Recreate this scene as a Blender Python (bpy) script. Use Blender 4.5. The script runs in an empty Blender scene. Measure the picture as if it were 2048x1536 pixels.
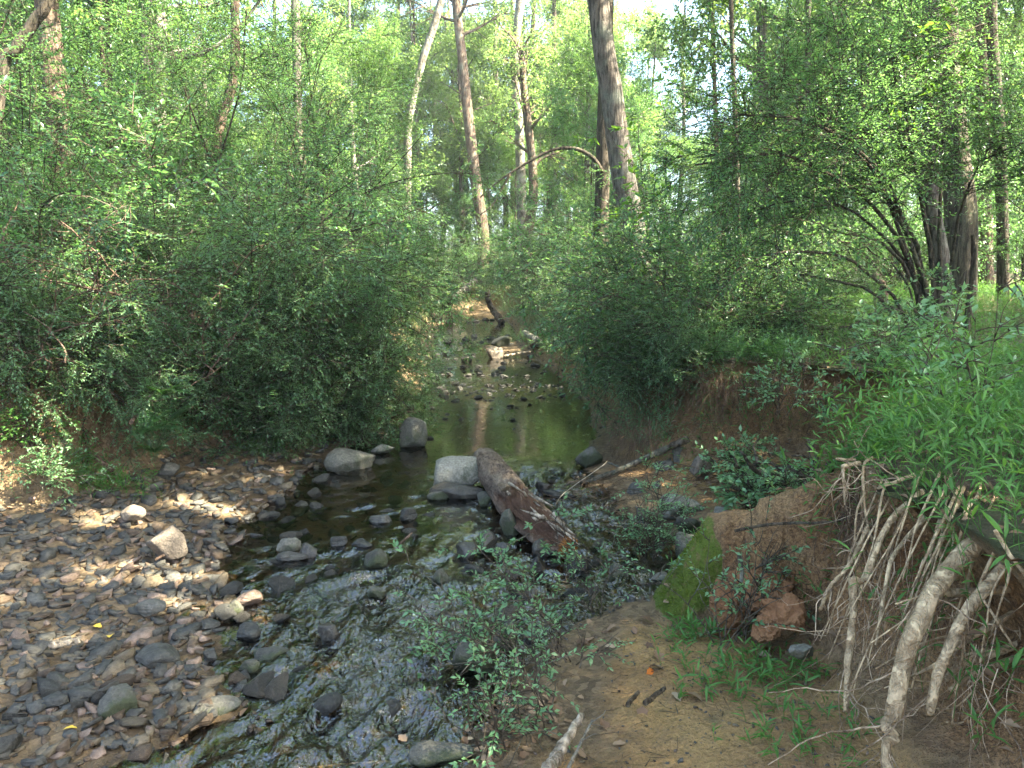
import bpy, math, random
import numpy as np
from mathutils import Vector

# ------------------------------------------------------------------ camera, sky, sun, exposure
sc = bpy.context.scene
COL = sc.collection
PITCH = math.radians(8.4)
CAM_Z = 1.9
FPX = 1547.0                      # focal length in pixels of the 2048-wide photograph
cam_d = bpy.data.cameras.new('camera'); cam = bpy.data.objects.new('camera', cam_d); COL.objects.link(cam)
cam.location = (0, 0, CAM_Z); cam.rotation_euler = (math.pi/2 - PITCH, 0, 0)
cam_d.sensor_width = 36.0; cam_d.lens = 36.0*FPX/2048; cam_d.clip_start = 0.05; cam_d.clip_end = 900
sc.camera = cam

SUN_AZ, SUN_EL = math.radians(104), math.radians(48)     # clockwise from the view direction; from the right, a little behind
SUN = np.array([math.sin(SUN_AZ)*math.cos(SUN_EL), math.cos(SUN_AZ)*math.cos(SUN_EL), math.sin(SUN_EL)])
w = bpy.data.worlds.new('World'); sc.world = w; w.use_nodes = True
nt = w.node_tree; bg = nt.nodes['Background']; sky = nt.nodes.new('ShaderNodeTexSky')
sky.sky_type = 'NISHITA'; sky.sun_disc = False; sky.sun_elevation = SUN_EL; sky.sun_rotation = SUN_AZ
sky.air_density = .8; sky.dust_density = 3.0
nt.links.new(sky.outputs[0], bg.inputs[0]); bg.inputs[1].default_value = 0.10
sd = bpy.data.lights.new('sun', 'SUN'); sd.energy = 5.0; sd.angle = math.radians(0.55); sd.color = (1.0, 0.90, 0.74)
so = bpy.data.objects.new('sun', sd); COL.objects.link(so)
so.rotation_euler = Vector(-SUN).to_track_quat('-Z', 'Y').to_euler(); so.location = (0, 0, 30)
vs = sc.view_settings
vs.view_transform = 'Standard'; vs.look = 'None'; vs.gamma = 1.0; vs.use_curve_mapping = False
vs.exposure = 3.8
vs.use_white_balance = True; vs.white_balance_temperature = 6550; vs.white_balance_tint = 3    # camera set for open shade
sc.render.engine = 'CYCLES'
cy = sc.cycles
cy.use_denoising = True
cy.max_bounces = 6; cy.diffuse_bounces = 3; cy.glossy_bounces = 2; cy.transmission_bounces = 5
cy.transparent_max_bounces = 6; cy.caustics_reflective = False; cy.caustics_refractive = False
cy.sample_clamp_indirect = 6.0

# ------------------------------------------------------------------ helpers
def ray(px, py):
    u = (px-1024)/FPX; v = (768-py)/FPX
    return np.array([u, math.cos(PITCH)+v*math.sin(PITCH), -math.sin(PITCH)+v*math.cos(PITCH)])
def atz(px, py, z=0.0):
    d = ray(px, py); t = (z-CAM_Z)/d[2]; return np.array([d[0]*t, d[1]*t, z])
def aty(px, py, y):
    d = ray(px, py); t = y/d[1]; return np.array([d[0]*t, y, CAM_Z+d[2]*t])
def nrm(a):
    return a/np.maximum(np.linalg.norm(a, axis=-1, keepdims=True), 1e-9)
def sstep(a, b, x):
    t = np.clip((x-a)/(b-a), 0, 1); return t*t*(3-2*t)
def _hash(ix, iy, iz, seed):
    h = (ix.astype(np.int64)*374761393 + iy.astype(np.int64)*668265263 + iz.astype(np.int64)*2147483647 + seed*1274126177) & 0xFFFFFFFF
    h = ((h ^ (h >> 13))*1274126177) & 0xFFFFFFFF
    h = h ^ (h >> 16)
    return (h & 0xFFFF)/65535.0
def vnoise(p, seed=0):
    i = np.floor(p).astype(np.int64); f = p-i; f = f*f*(3-2*f); r = 0
    for dx in (0, 1):
        for dy in (0, 1):
            for dz in (0, 1):
                r = r+_hash(i[..., 0]+dx, i[..., 1]+dy, i[..., 2]+dz, seed)*np.where(dx, f[..., 0], 1-f[..., 0])*np.where(dy, f[..., 1], 1-f[..., 1])*np.where(dz, f[..., 2], 1-f[..., 2])
    return r*2-1
def fbm(p, o=4, seed=0):
    r = 0; a = 1; s = 0
    for k in range(o):
        r = r+a*vnoise(p*2**k, seed+k*17); s += a; a *= .5
    return r/s
def P3(x, y, z=0.0, s=1.0):
    x, y = np.broadcast_arrays(x, y); return np.stack([x, y, np.broadcast_to(z, x.shape)], -1)*s

def mesh(name, V, Fs, attrs=None, smooth=False):
    """V (n,3); Fs: list of int arrays (m,3) or (m,4)"""
    if not isinstance(Fs, (list, tuple)): Fs = [Fs]
    Fs = [np.asarray(f, np.int32) for f in Fs if len(f)]
    me = bpy.data.meshes.new(name); V = np.asarray(V, np.float32).reshape(-1, 3)
    me.vertices.add(len(V)); me.vertices.foreach_set('co', V.ravel())
    idx = np.concatenate([f.ravel() for f in Fs]); tot = np.concatenate([np.full(len(f), f.shape[1], np.int32) for f in Fs])
    st = np.concatenate([[0], np.cumsum(tot)[:-1]]).astype(np.int32)
    me.loops.add(len(idx)); me.loops.foreach_set('vertex_index', idx)
    me.polygons.add(len(tot)); me.polygons.foreach_set('loop_start', st)
    if smooth: me.polygons.foreach_set('use_smooth', np.ones(len(tot), bool))
    for k, a in (attrs or {}).items():
        a = np.asarray(a, np.float32)
        if a.ndim == 1:
            at = me.attributes.new(k, 'FLOAT', 'POINT'); at.data.foreach_set('value', a)
        else:
            at = me.attributes.new(k, 'FLOAT_COLOR', 'POINT')
            if a.shape[1] == 3: a = np.concatenate([a, np.ones((len(a), 1), np.float32)], 1)
            at.data.foreach_set('color', a.ravel())
    me.update(calc_edges=True)
    return me
def obj(name, me, mat=None, parent=None, loc=None, rot=None, scale=None, label=None, cat=None, group=None, kind=None):
    o = bpy.data.objects.new(name, me); COL.objects.link(o)
    if mat is not None and me is not None and len(me.materials) == 0: me.materials.append(mat)
    if parent is not None: o.parent = parent
    if loc is not None: o.location = loc
    if rot is not None: o.rotation_euler = rot
    if scale is not None: o.scale = scale if hasattr(scale, '__len__') else (scale,)*3
    if parent is not None and name in ('branches', 'foliage', 'blades', 'twigs', 'rootlets', 'crown', 'limbs', 'splinters', 'stems', 'roots'): kind = 'stuff'
    if label: o['label'] = label
    if cat: o['category'] = cat
    if group: o['group'] = group
    if kind: o['kind'] = kind
    return o
def copy_tree(o, loc, rotz=0, scale=1.0, label=None, group=None, rot=None):
    r = o.copy(); COL.objects.link(r); r.location = loc
    r.rotation_euler = rot if rot is not None else (0, 0, rotz); r.scale = scale if hasattr(scale, '__len__') else (scale,)*3
    if label: r['label'] = label
    if group: r['group'] = group
    for ch in o.children:
        c = ch.copy(); COL.objects.link(c); c.parent = r
        for g in ch.children:
            d = g.copy(); COL.objects.link(d); d.parent = c
    return r

class Geo:
    """collects vertices, faces and one float attribute"""
    def __init__(s): s.V = []; s.F3 = []; s.F4 = []; s.A = []; s.n = 0
    def add(s, V, F3=None, F4=None, a=None):
        V = np.asarray(V, float).reshape(-1, 3)
        if F3 is not None and len(F3): s.F3.append(np.asarray(F3)+s.n)
        if F4 is not None and len(F4): s.F4.append(np.asarray(F4)+s.n)
        s.V.append(V); s.A.append(np.broadcast_to(0.5 if a is None else a, (len(V),))); s.n += len(V)
    def mesh(s, name, smooth=False):
        F = []
        if s.F3: F.append(np.concatenate(s.F3))
        if s.F4: F.append(np.concatenate(s.F4))
        return mesh(name, np.concatenate(s.V), F, {'rnd': np.concatenate(s.A)}, smooth)

def tubes(P, R, S=6, cap=True):
    """P (N,K,3) polylines, R (N,K) radii -> V, F4, F3"""
    P = np.asarray(P, float); N, K, _ = P.shape; R = np.broadcast_to(R, (N, K))
    T = np.empty_like(P); T[:, 1:-1] = P[:, 2:]-P[:, :-2]; T[:, 0] = P[:, 1]-P[:, 0]; T[:, -1] = P[:, -1]-P[:, -2]; T = nrm(T)
    m = nrm(P[:, -1]-P[:, 0]); ref = np.where(np.abs(m[:, 2:3]) > .8, np.array([[1., 0, 0]]), np.array([[0, 0, 1.]]))
    X = nrm(np.cross(T, ref[:, None, :])); Y = np.cross(T, X)
    a = np.arange(S)*2*math.pi/S
    V = P[:, :, None, :]+R[:, :, None, None]*(np.cos(a)[:, None]*X[:, :, None, :]+np.sin(a)[:, None]*Y[:, :, None, :])
    base = (np.arange(N)*K*S)[:, None, None]; k = (np.arange(K-1)*S)[None, :, None]; s = np.arange(S)[None, None, :]; s2 = (s+1) % S
    F4 = np.stack([base+k+s, base+k+s2, base+k+S+s2, base+k+S+s], -1).reshape(-1, 4)
    F3 = np.zeros((0, 3), int)
    if cap:
        i = np.arange(1, S-1); e = (np.arange(N)*K*S+(K-1)*S)[:, None]; b = (np.arange(N)*K*S)[:, None]
        F3 = np.concatenate([np.stack([e+0*i, e+i, e+i+1], -1).reshape(-1, 3), np.stack([b+0*i, b+i+1, b+i], -1).reshape(-1, 3)])
    return V.reshape(-1, 3), F4, F3
def grow(P0, D0, L, K, grav=0.0, wig=0.1, rng=None, pull=None):
    N = len(P0); P = np.zeros((N, K, 3)); P[:, 0] = P0; D = nrm(np.asarray(D0, float)); st = (np.broadcast_to(L, (N,))/(K-1))[:, None]
    g = np.broadcast_to(grav, (N,))[:, None]*np.array([[0, 0, -1.]])
    if pull is not None: g = g+pull
    for k in range(1, K):
        D = nrm(D+g*st+rng.normal(0, wig, (N, 3))); P[:, k] = P[:, k-1]+D*st
    return P
def sample_on(P, n, rng, t0=.2, t1=1.0, wts=None):
    N, K, _ = P.shape
    i = rng.choice(N, n, p=wts) if wts is not None else rng.integers(0, N, n)
    t = rng.uniform(t0, t1, n); f = t*(K-1); k = np.minimum(f.astype(int), K-2); f = (f-k)[:, None]
    p = P[i, k]*(1-f)+P[i, k+1]*f; tan = nrm(P[i, k+1]-P[i, k]); return p, tan, t, i
def perp(T, rng, flat=0.0):
    r = rng.normal(0, 1, T.shape); r[:, 2] *= (1-flat); r = r-(r*T).sum(-1, keepdims=True)*T; return nrm(r)
def leaf_geo(p, ax, nr, L, wr=.5, fold=.15, six=False):
    """pointed leaves folded along the midrib"""
    ax = nrm(ax); sd = nrm(np.cross(ax, nr)); nr = np.cross(sd, ax); L = np.broadcast_to(L, (len(p),))[:, None]
    W = L*wr*.5; n = len(p)
    if not six:
        V = np.stack([p, p+ax*L*.45+sd*W+nr*L*fold*wr, p+ax*L-nr*L*.08, p+ax*L*.45-sd*W+nr*L*fold*wr], 1)
        b = (np.arange(n)*4)[:, None]
        F = np.concatenate([b+np.array([[0, 2, 1]]), b+np.array([[0, 3, 2]])]); return V.reshape(-1, 3), F, 4
    V = np.stack([p, p+ax*L*.28+sd*W*.9+nr*L*fold*wr, p+ax*L*.65+sd*W*.8+nr*L*(fold*wr-.03), p+ax*L-nr*L*.15,
                  p+ax*L*.65-sd*W*.8+nr*L*(fold*wr-.03), p+ax*L*.28-sd*W*.9+nr*L*fold*wr, p+ax*L*.5], 1)
    b = (np.arange(n)*7)[:, None]
    F = np.concatenate([b+np.array([t]) for t in ([0, 6, 1], [1, 6, 2], [2, 6, 3], [3, 6, 4], [4, 6, 5], [5, 6, 0])])
    return V.reshape(-1, 3), F, 7
def catmull(pts, n):
    pts = np.asarray(pts, float); q = np.concatenate([[2*pts[0]-pts[1]], pts, [2*pts[-1]-pts[-2]]]); m = len(pts)-1
    t = np.linspace(0, m, n); k = np.minimum(t.astype(int), m-1); f = (t-k)[:, None]
    a, b, c, d = q[k], q[k+1], q[k+2], q[k+3]
    return .5*(2*b+(c-a)*f+(2*a-5*b+4*c-d)*f*f+(3*b-a-3*c+d)*f**3)

# ------------------------------------------------------------------ materials
class NB:
    def __init__(s, name):
        s.m = bpy.data.materials.new(name); s.m.use_nodes = True; s.t = s.m.node_tree; s.t.nodes.clear()
        s.out = s.n('ShaderNodeOutputMaterial')
    def n(s, ty, **kw):
        o = s.t.nodes.new(ty)
        for k, v in kw.items(): setattr(o, k, v)
        return o
    def l(s, a, b): s.t.links.new(a, b)
    def set(s, sock, v):
        if hasattr(v, 'is_output'): s.l(v, sock)
        else:
            if hasattr(sock.default_value, '__len__') and hasattr(v, '__len__') and len(v) == 3 and len(sock.default_value) == 4: v = (*v, 1)
            sock.default_value = v
    def coord(s, kind='Object'): return s.n('ShaderNodeTexCoord').outputs[kind]
    def pos(s): return s.n('ShaderNodeNewGeometry').outputs['Position']
    def mapv(s, v, scale):
        m = s.n('ShaderNodeMapping'); s.set(m.inputs[0], v); m.inputs['Scale'].default_value = scale; return m.outputs[0]
    def noise(s, v, scale=5, detail=6, rough=.6, dist=0.0, col=False):
        o = s.n('ShaderNodeTexNoise'); s.set(o.inputs['Vector'], v); o.inputs['Scale'].default_value = scale
        o.inputs['Detail'].default_value = detail; o.inputs['Roughness'].default_value = rough; o.inputs['Distortion'].default_value = dist
        return o.outputs[1 if col else 0]
    def vor(s, v, scale, feature='F1', out='Distance'):
        o = s.n('ShaderNodeTexVoronoi'); o.feature = feature; s.set(o.inputs['Vector'], v); o.inputs['Scale'].default_value = scale; return o.outputs[out]
    def ramp(s, f, stops):
        o = s.n('ShaderNodeValToRGB'); s.set(o.inputs[0], f); e = o.color_ramp.elements
        while len(e) < len(stops): e.new(.5)
        for el, (p, c) in zip(e, stops): el.position = p; el.color = (*c, 1) if hasattr(c, '__len__') else (c, c, c, 1)
        return o.outputs[0]
    def math(s, op, a, b=0.0, c=None, clamp=False):
        o = s.n('ShaderNodeMath', operation=op, use_clamp=clamp); s.set(o.inputs[0], a); s.set(o.inputs[1], b)
        if c is not None: s.set(o.inputs[2], c)
        return o.outputs[0]
    def mix(s, f, a, b, mode='MIX'):
        o = s.n('ShaderNodeMix', data_type='RGBA', blend_type=mode); s.set(o.inputs[0], f); s.set(o.inputs[6], a); s.set(o.inputs[7], b); return o.outputs[2]
    def attr(s, name, out='Fac'):
        o = s.n('ShaderNodeAttribute'); o.attribute_name = name; return o.outputs[out]
    def rand(s): return s.n('ShaderNodeObjectInfo').outputs['Random']
    def bump(s, h, strength=.5, dist=.02, nrm=None):
        o = s.n('ShaderNodeBump'); s.set(o.inputs['Height'], h); o.inputs['Strength'].default_value = strength; o.inputs['Distance'].default_value = dist
        if nrm is not None: s.l(nrm, o.inputs['Normal'])
        return o.outputs[0]
    def pbr(s, col, rough=.8, normal=None, spec=.3, **kw):
        o = s.n('ShaderNodeBsdfPrincipled'); s.set(o.inputs['Base Color'], col); s.set(o.inputs['Roughness'], rough); s.set(o.inputs['Specular IOR Level'], spec)
        if normal is not None: s.l(normal, o.inputs['Normal'])
        return o.outputs[0]
    def done(s, sh): s.l(sh, s.out.inputs[0]); return s.m

def leaf_mat(name, dark, light, trans, tf=.35, rough=.38, spec=.5):
    b = NB(name); r = b.attr('rnd'); o = b.rand()
    f = b.math('ADD', b.math('MULTIPLY', r, .75), b.math('MULTIPLY', o, .25))
    c = b.ramp(f, [(0, dark), (.55, [(x+y)/2 for x, y in zip(dark, light)]), (.93, light), (1, [light[0]*1.7, light[1]*1.15, light[2]*.8])])
    tc = b.mix(.5, b.mix(1.0, c, (2.0, 1.9, 1.1), 'MULTIPLY'), trans)
    p = b.pbr(c, rough, spec=spec)
    t = b.n('ShaderNodeBsdfTranslucent'); b.set(t.inputs[0], tc)
    m = b.n('ShaderNodeMixShader'); m.inputs[0].default_value = tf; b.l(p, m.inputs[1]); b.l(t.outputs[0], m.inputs[2])
    return b.done(m.outputs[0])
def bark_mat(name, dark, light, furrow=22.0, flat=.16, lichen=(.25, .28, .22), lf=.35):
    b = NB(name); v = b.coord(); vm = b.mapv(v, (1, 1, flat))
    n1 = b.noise(vm, furrow, 5, .65, .6); n2 = b.noise(v, 3.0, 4); h = b.ramp(n1, [(.36, 0.0), (.56, 1.0)])
    c = b.mix(h, dark, light); c = b.mix(b.math('MULTIPLY', b.ramp(n2, [(.5, 0.0), (.68, 1.0)]), lf), c, lichen)
    c = b.mix(.5, c, b.ramp(b.noise(v, 60, 2), [(.3, .55), (.7, 1.35)]), 'MULTIPLY')
    return b.done(b.pbr(c, .9, b.bump(b.math('ADD', h, b.math('MULTIPLY', n2, .3)), .9, .02), .15))
def stone_mat(name, base, tint, wet=False, moss=0.0, layers=True, sc_n=7.0):
    """dry stone; below the splash line at z = 2 cm the same stone is wet: darker and shiny"""
    b = NB(name); v = b.coord(); g = b.pos(); o = b.rand()
    n = b.noise(v, sc_n, 6, .7); n2 = b.noise(v, sc_n*6, 4, .7)
    c = b.mix(b.ramp(n, [(.32, 0.0), (.68, 1.0)]), base, tint)
    c = b.mix(.75, c, b.ramp(o, [(0, .6), (.5, 1.0), (1, 1.35)]), 'MULTIPLY')
    c = b.mix(.85, c, b.ramp(n2, [(.3, .45), (.7, 1.45)]), 'MULTIPLY')
    sp = b.n('ShaderNodeSeparateXYZ'); b.l(g, sp.inputs[0])
    z = b.math('ADD', sp.outputs[2], b.math('MULTIPLY', b.math('SUBTRACT', b.noise(g, 9, 2), .5), .05))
    wetf = 1.0 if wet else b.ramp(z, [(.012, 1.0), (.035, 0.0)])
    if moss > 0:
        sn = b.n('ShaderNodeSeparateXYZ'); b.l(b.n('ShaderNodeNewGeometry').outputs['Normal'], sn.inputs[0])
        mf = b.math('MULTIPLY', b.ramp(b.math('ADD', b.noise(v, 5, 5, .7), b.math('MULTIPLY', sn.outputs[2], -.06)), [(.56-.22*moss, 0.0), (.66-.18*moss, 1.0)]), min(1, .55+moss*.45))
        c = b.mix(mf, c, b.mix(b.noise(v, 90, 2), (.016, .020, .008), (.052, .062, .024)))
    c = b.mix(wetf if wet else b.math('MULTIPLY', wetf, .62), c, b.mix(1.0, c, (.42, .38, .34), 'MULTIPLY')) if not wet else b.mix(.55, c, b.mix(1.0, c, (.4, .37, .34), 'MULTIPLY'))
    r = b.math('SUBTRACT', .82, b.math('MULTIPLY', wetf, .55)) if not wet else b.math('ADD', .2, b.math('MULTIPLY', n, .3))
    hh = b.math('ADD', b.math('MULTIPLY', n, .7), b.math('MULTIPLY', n2, .25))
    if layers: hh = b.math('ADD', hh, b.math('MULTIPLY', b.noise(b.mapv(v, (1, 1, 9)), 6, 3), .6))
    return b.done(b.pbr(c, r, b.bump(hh, 1.0, .03), .35))
M = {}
M['leaf_privet'] = leaf_mat('leaf_privet', (.040, .095, .042), (.092, .185, .078), (.20, .38, .09), .46)
M['leaf_dark'] = leaf_mat('leaf_dark', (.045, .098, .045), (.105, .19, .083), (.18, .30, .07), .44)
M['leaf_tree'] = leaf_mat('leaf_tree', (.034, .082, .028), (.092, .175, .052), (.26, .42, .09), .5)
M['leaf_far'] = leaf_mat('leaf_far', (.040, .09, .034), (.112, .19, .062), (.34, .47, .12), .52)
M['leaf_broad'] = leaf_mat('leaf_broad', (.04, .10, .018), (.09, .19, .03), (.27, .45, .05), .42)
M['grass'] = leaf_mat('stilt_grass_leaf', (.045, .12, .026), (.11, .24, .05), (.22, .40, .07), .35, .5, .3)
M['herb'] = leaf_mat('herb_leaf', (.065, .15, .058), (.17, .30, .145), (.26, .42, .13), .34, .4, .45)
M['fern'] = leaf_mat('fern_leaf', (.018, .06, .018), (.045, .12, .03), (.12, .25, .04), .25)
M['twig'] = bark_mat('twig_bark', (.035, .026, .017), (.11, .085, .058), 30, .3)
M['stem_dark'] = bark_mat('stem_bark_dark', (.016, .014, .010), (.065, .052, .036), 30, .3, (.10, .12, .06))
M['twig_dead'] = bark_mat('dead_twig', (.07, .045, .03), (.18, .12, .085), 40, .3, (.12, .09, .07))
M['bark_grey'] = bark_mat('bark_grey', (.030, .025, .021), (.14, .118, .10), 26, .13)
M['bark_pale'] = bark_mat('bark_pale', (.075, .064, .05), (.20, .178, .145), 9, .5, (.38, .38, .33), .5)
M['bark_brown'] = bark_mat('bark_brown', (.035, .024, .018), (.15, .105, .078), 22, .16)
M['bark_dark'] = bark_mat('bark_dark', (.022, .018, .014), (.085, .068, .05), 26, .16, (.12, .14, .08))
M['root'] = bark_mat('root_bark', (.26, .18, .10), (.50, .37, .22), 18, .9, (.22, .155, .095), .35)
M['rootlet'] = bark_mat('rootlet_bark', (.16, .10, .06), (.42, .31, .20), 16, .6, (.10, .07, .05))
M['rootlet_dark'] = bark_mat('rootlet_bark_dark', (.05, .032, .02), (.17, .11, .065), 16, .6, (.10, .07, .05))
M['driftwood'] = bark_mat('driftwood', (.16, .12, .08), (.42, .34, .25), 20, .12, (.3, .28, .22))
M['slate_grey'] = stone_mat('slate_grey', (.050, .046, .037), (.112, .102, .083))
M['slate_blue'] = stone_mat('slate_blue_grey', (.030, .028, .023), (.074, .069, .057))
M['slate_tan'] = stone_mat('slate_tan', (.12, .088, .05), (.21, .16, .10))
M['slate_brown'] = stone_mat('slate_brown', (.052, .035, .021), (.11, .076, .048))
M['slate_pink'] = stone_mat('slate_pink', (.11, .074, .052), (.20, .142, .105))
M['rock_pale'] = stone_mat('rock_pale', (.105, .096, .074), (.205, .19, .15), moss=.35, layers=False, sc_n=11.0)
M['rock_moss'] = stone_mat('rock_mossy', (.05, .046, .036), (.11, .10, .08), moss=.75, layers=False, sc_n=11.0)
M['rock_dark'] = stone_mat('rock_dark', (.034, .030, .024), (.09, .080, .064), wet=True, layers=False)
M['rock_brown'] = stone_mat('rock_brown', (.09, .07, .052), (.17, .138, .105), layers=False, sc_n=11.0)
b = NB('dry_leaf'); r = b.attr('rnd')
M['dry_leaf'] = b.done(b.pbr(b.ramp(b.math('ADD', b.math('MULTIPLY', r, .5), b.math('MULTIPLY', b.rand(), .5)), [(.1, (.07, .04, .022)), (.45, (.17, .10, .055)), (.75, (.26, .18, .11)), (1, (.34, .26, .17))]), .7, spec=.25))
b = NB('yellow_leaf'); M['yellow_leaf'] = b.done(b.pbr((.62, .40, .05), .6, spec=.3))
b = NB('orange_leaf'); M['orange_leaf'] = b.done(b.pbr((.50, .13, .02), .55, spec=.35))
# ------------------------------------------------------------------ the lie of the land
def poly_s(pts, n=8):
    return catmull(pts, (len(pts)-1)*n+1)
# all run from far to near, so the right side of each is positive
LIP_R = poly_s([(-30, 62), (-9, 50), (-2.2, 42), (.2, 34), (.9, 24), (1.35, 17), (1.75, 12), (1.6, 9.2), (1.55, 7.6), (1.8, 6.95), (2.3, 6.9), (2.9, 6.6), (3.0, 5.9), (2.75, 5.1), (2.2, 4.4), (1.88, 3.9), (1.64, 3.45), (1.47, 2.85), (1.45, 2.3), (1.5, 1.6), (1.8, .5), (2.2, -4)])
WAT_R = poly_s([(-30, 60), (-9, 47.5), (-3, 40), (-.5, 31), (.3, 20), (.7, 15.5), (1.05, 12.7), (1.05, 9.4), (.72, 8.2), (.6, 7.2), (.75, 6.2), (1.15, 5.6), (1.2, 4.85), (.98, 4.4), (.57, 4.07), (.34, 3.85), (.06, 3.45), (-.06, 3.1), (-.3, 2.7), (-.7, 1.6), (-1.2, -4)])
WAT_L = poly_s([(-30, 52), (-12, 45), (-5, 39.5), (-3.1, 34), (-2.5, 28), (-1.95, 18.5), (-1.67, 14.7), (-1.43, 11.2), (-1.35, 9.2), (-1.62, 8.5), (-1.85, 7.3), (-1.95, 6.2), (-2.12, 5.5), (-1.85, 4.7), (-1.62, 3.9), (-1.6, 3.5), (-1.3, 3.2), (-1.3, 3.0), (-1.75, 2.6), (-2.4, 1.5), (-3, -4)])
FOOT_L = poly_s([(-30, 51.5), (-12, 44.4), (-5.3, 39), (-3.3, 33.5), (-2.7, 27), (-2.1, 18.3), (-1.8, 14.6), (-1.55, 11.2), (-1.6, 9.5), (-1.95, 8.7), (-2.5, 7.9), (-3.0, 7.3), (-3.15, 6.3), (-3.5, 5.75), (-3.95, 5.3), (-4.8, 4.4), (-6, 2.5), (-7, -4)])
def sdist(poly, x, y):
    sh = np.shape(x); p = np.stack([np.ravel(x), np.ravel(y)], -1); best = np.full(len(p), 1e9); sg = np.ones(len(p))
    A = poly[:-1]; Bv = poly[1:]-A
    for a, d in zip(A, Bv):
        q = p-a; t = np.clip((q@d)/(d@d), 0, 1); r = q-t[:, None]*d; ds = (r*r).sum(-1); m = ds < best
        best = np.where(m, ds, best); c = d[0]*q[:, 1]-d[1]*q[:, 0]; sg = np.where(m, np.where(c >= 0, 1, -1), sg)
    return (np.sqrt(best)*sg).reshape(sh)
def land(x, y, detail=True):
    """height of the ground and its soil masks"""
    x = np.asarray(x, float); y = np.asarray(y, float)
    n1 = fbm(P3(x, y, 0, .9), 3, 3); n2 = fbm(P3(x, y, 5, 3.2), 3, 9)
    sR = sdist(WAT_R, x, y)+.10*n1+.05*n2; sL = -sdist(WAT_L, x, y)+.18*n1+.07*n2
    dl = np.maximum(sR, sL)
    riff = sstep(7.6, 6.4, y)
    pool = (.20*(1-riff)+.085*riff)
    bars = sstep(.12, .5, fbm(P3(x*.35, y*.42, 3, 1.0), 2, 31))*(y > 14)*.20+.18*np.exp(-((y-12.6+.5*x+.5*n1)/.55)**2)*sstep(1.1, .3, np.abs(x)+.4*n2)+.15*np.exp(-((y-16.4+n1)/.8)**2)*sstep(.9, .2, np.abs(x+.1)+.4*n2)
    bed = -pool*(1-np.exp(np.minimum(dl, 0)/.35))+bars
    zr = np.minimum(.06+.15*sR, .30); zl = .012+.065*np.clip(sL, 0, 3)
    fl = np.where(dl < 0, bed, np.where(sR > sL, np.where(sR > 0, .35*np.minimum(sR, .17)+np.clip(sR-.17, 0, 1.5)*.14, 0), zl))
    fl = fl+.02*n2+.03*n1*(dl > 0)
    # right bank: a cut face of about a metre, grassy top
    s = sdist(LIP_R, x, y)+.09*fbm(P3(x, y, 2, 1.7), 3, 21)
    top = 1.08+.05*np.clip(s, 0, 6)+.10*n1+.012*np.clip(s-6, 0, 60)
    wd = .34+.5*sstep(8, 12, y)-.16*sstep(3.5, 3.1, y)
    k = np.clip((s+wd)/wd, 0, 1); k = np.where(k > 0, .25*k+.75*k**2.2, 0)
    h = fl*(1-k)+top*k; face = sstep(.03, .2, k)*sstep(1.0, .85, k)
    # left bank: sloping, overgrown
    f = -sdist(FOOT_L, x, y)+.12*fbm(P3(x, y, 2, 1.5), 3, 41)
    kl = sstep(0, 1.15, f); h = h+kl*(1.15+.15*n1)+.012*np.clip(f-1, 0, 60); facel = sstep(.02, .2, kl)*sstep(1.0, .8, kl)
    # mossy clay spur running down from the near bank towards the creek
    sp = catmull([(1.75, 3.62, 1.0), (1.50, 3.70, .84), (1.29, 3.93, .63), (1.13, 3.99, .58), (1.02, 3.96, .44), (.92, 3.90, .22), (.82, 3.84, .0)], 25)
    hs = np.full(x.shape, -9.0); mo = np.zeros(x.shape)
    near = (x > -.2) & (x < 2.6) & (y > 2.3) & (y < 5.4)
    if near.any():
        xs, ys = x[near], y[near]; hh = np.full(xs.shape, -9.0); ss = np.zeros(xs.shape)
        for i, (a, b_, c) in enumerate(sp):
            d = np.hypot(xs-a, ys-b_)+.03*fbm(P3(xs, ys, 1, 6.0), 2, 55)
            wv = .10; v = c+.03-np.where(d < wv, .10*(d/wv)**2, .10+(d-wv)*np.where(ys < b_, 5.2, 1.9))
            m = v > hh; hh = np.where(m, v, hh); ss = np.where(m, i/24, ss)
        hs[near] = hh; mo[near] = ss
    sf = sstep(-.02, .05, hs-h); moss = sf*sstep(.45, .62, mo); h = np.maximum(h, hs)
    if detail:
        h = h+.012*fbm(P3(x, y, 8, 11.0), 3, 71)*sstep(60, 15, y)
    face = face*(1-.55*sstep(7.2, 8.2, y)); clay = np.clip(face+sf*(1-moss)+facel*.35*(1+n2), 0, 1)
    topm = np.clip((k > .97)*1.0*(1-sf)+(kl > .9), 0, 1)
    sand = np.clip(sstep(.25, .55, sR+.25*n2)*(1-sstep(.0, .1, k))*(1-sf)*sstep(8.5, 7, y), 0, 1)
    return h, clay, sand, topm, moss, s, dl
def hit(px, py):
    """where the line of sight through a picture point meets the ground"""
    d = ray(px, py); t = np.arange(1.5, 16, .015); p = np.array([0, 0, CAM_Z])+t[:, None]*d; m = p[:, 2] <= np.maximum(land(p[:, 0], p[:, 1], False)[0], 0)
    return p[np.argmax(m)]
def gz(x, y):
    return float(land(np.array([x]), np.array([y]), False)[0][0])

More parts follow.
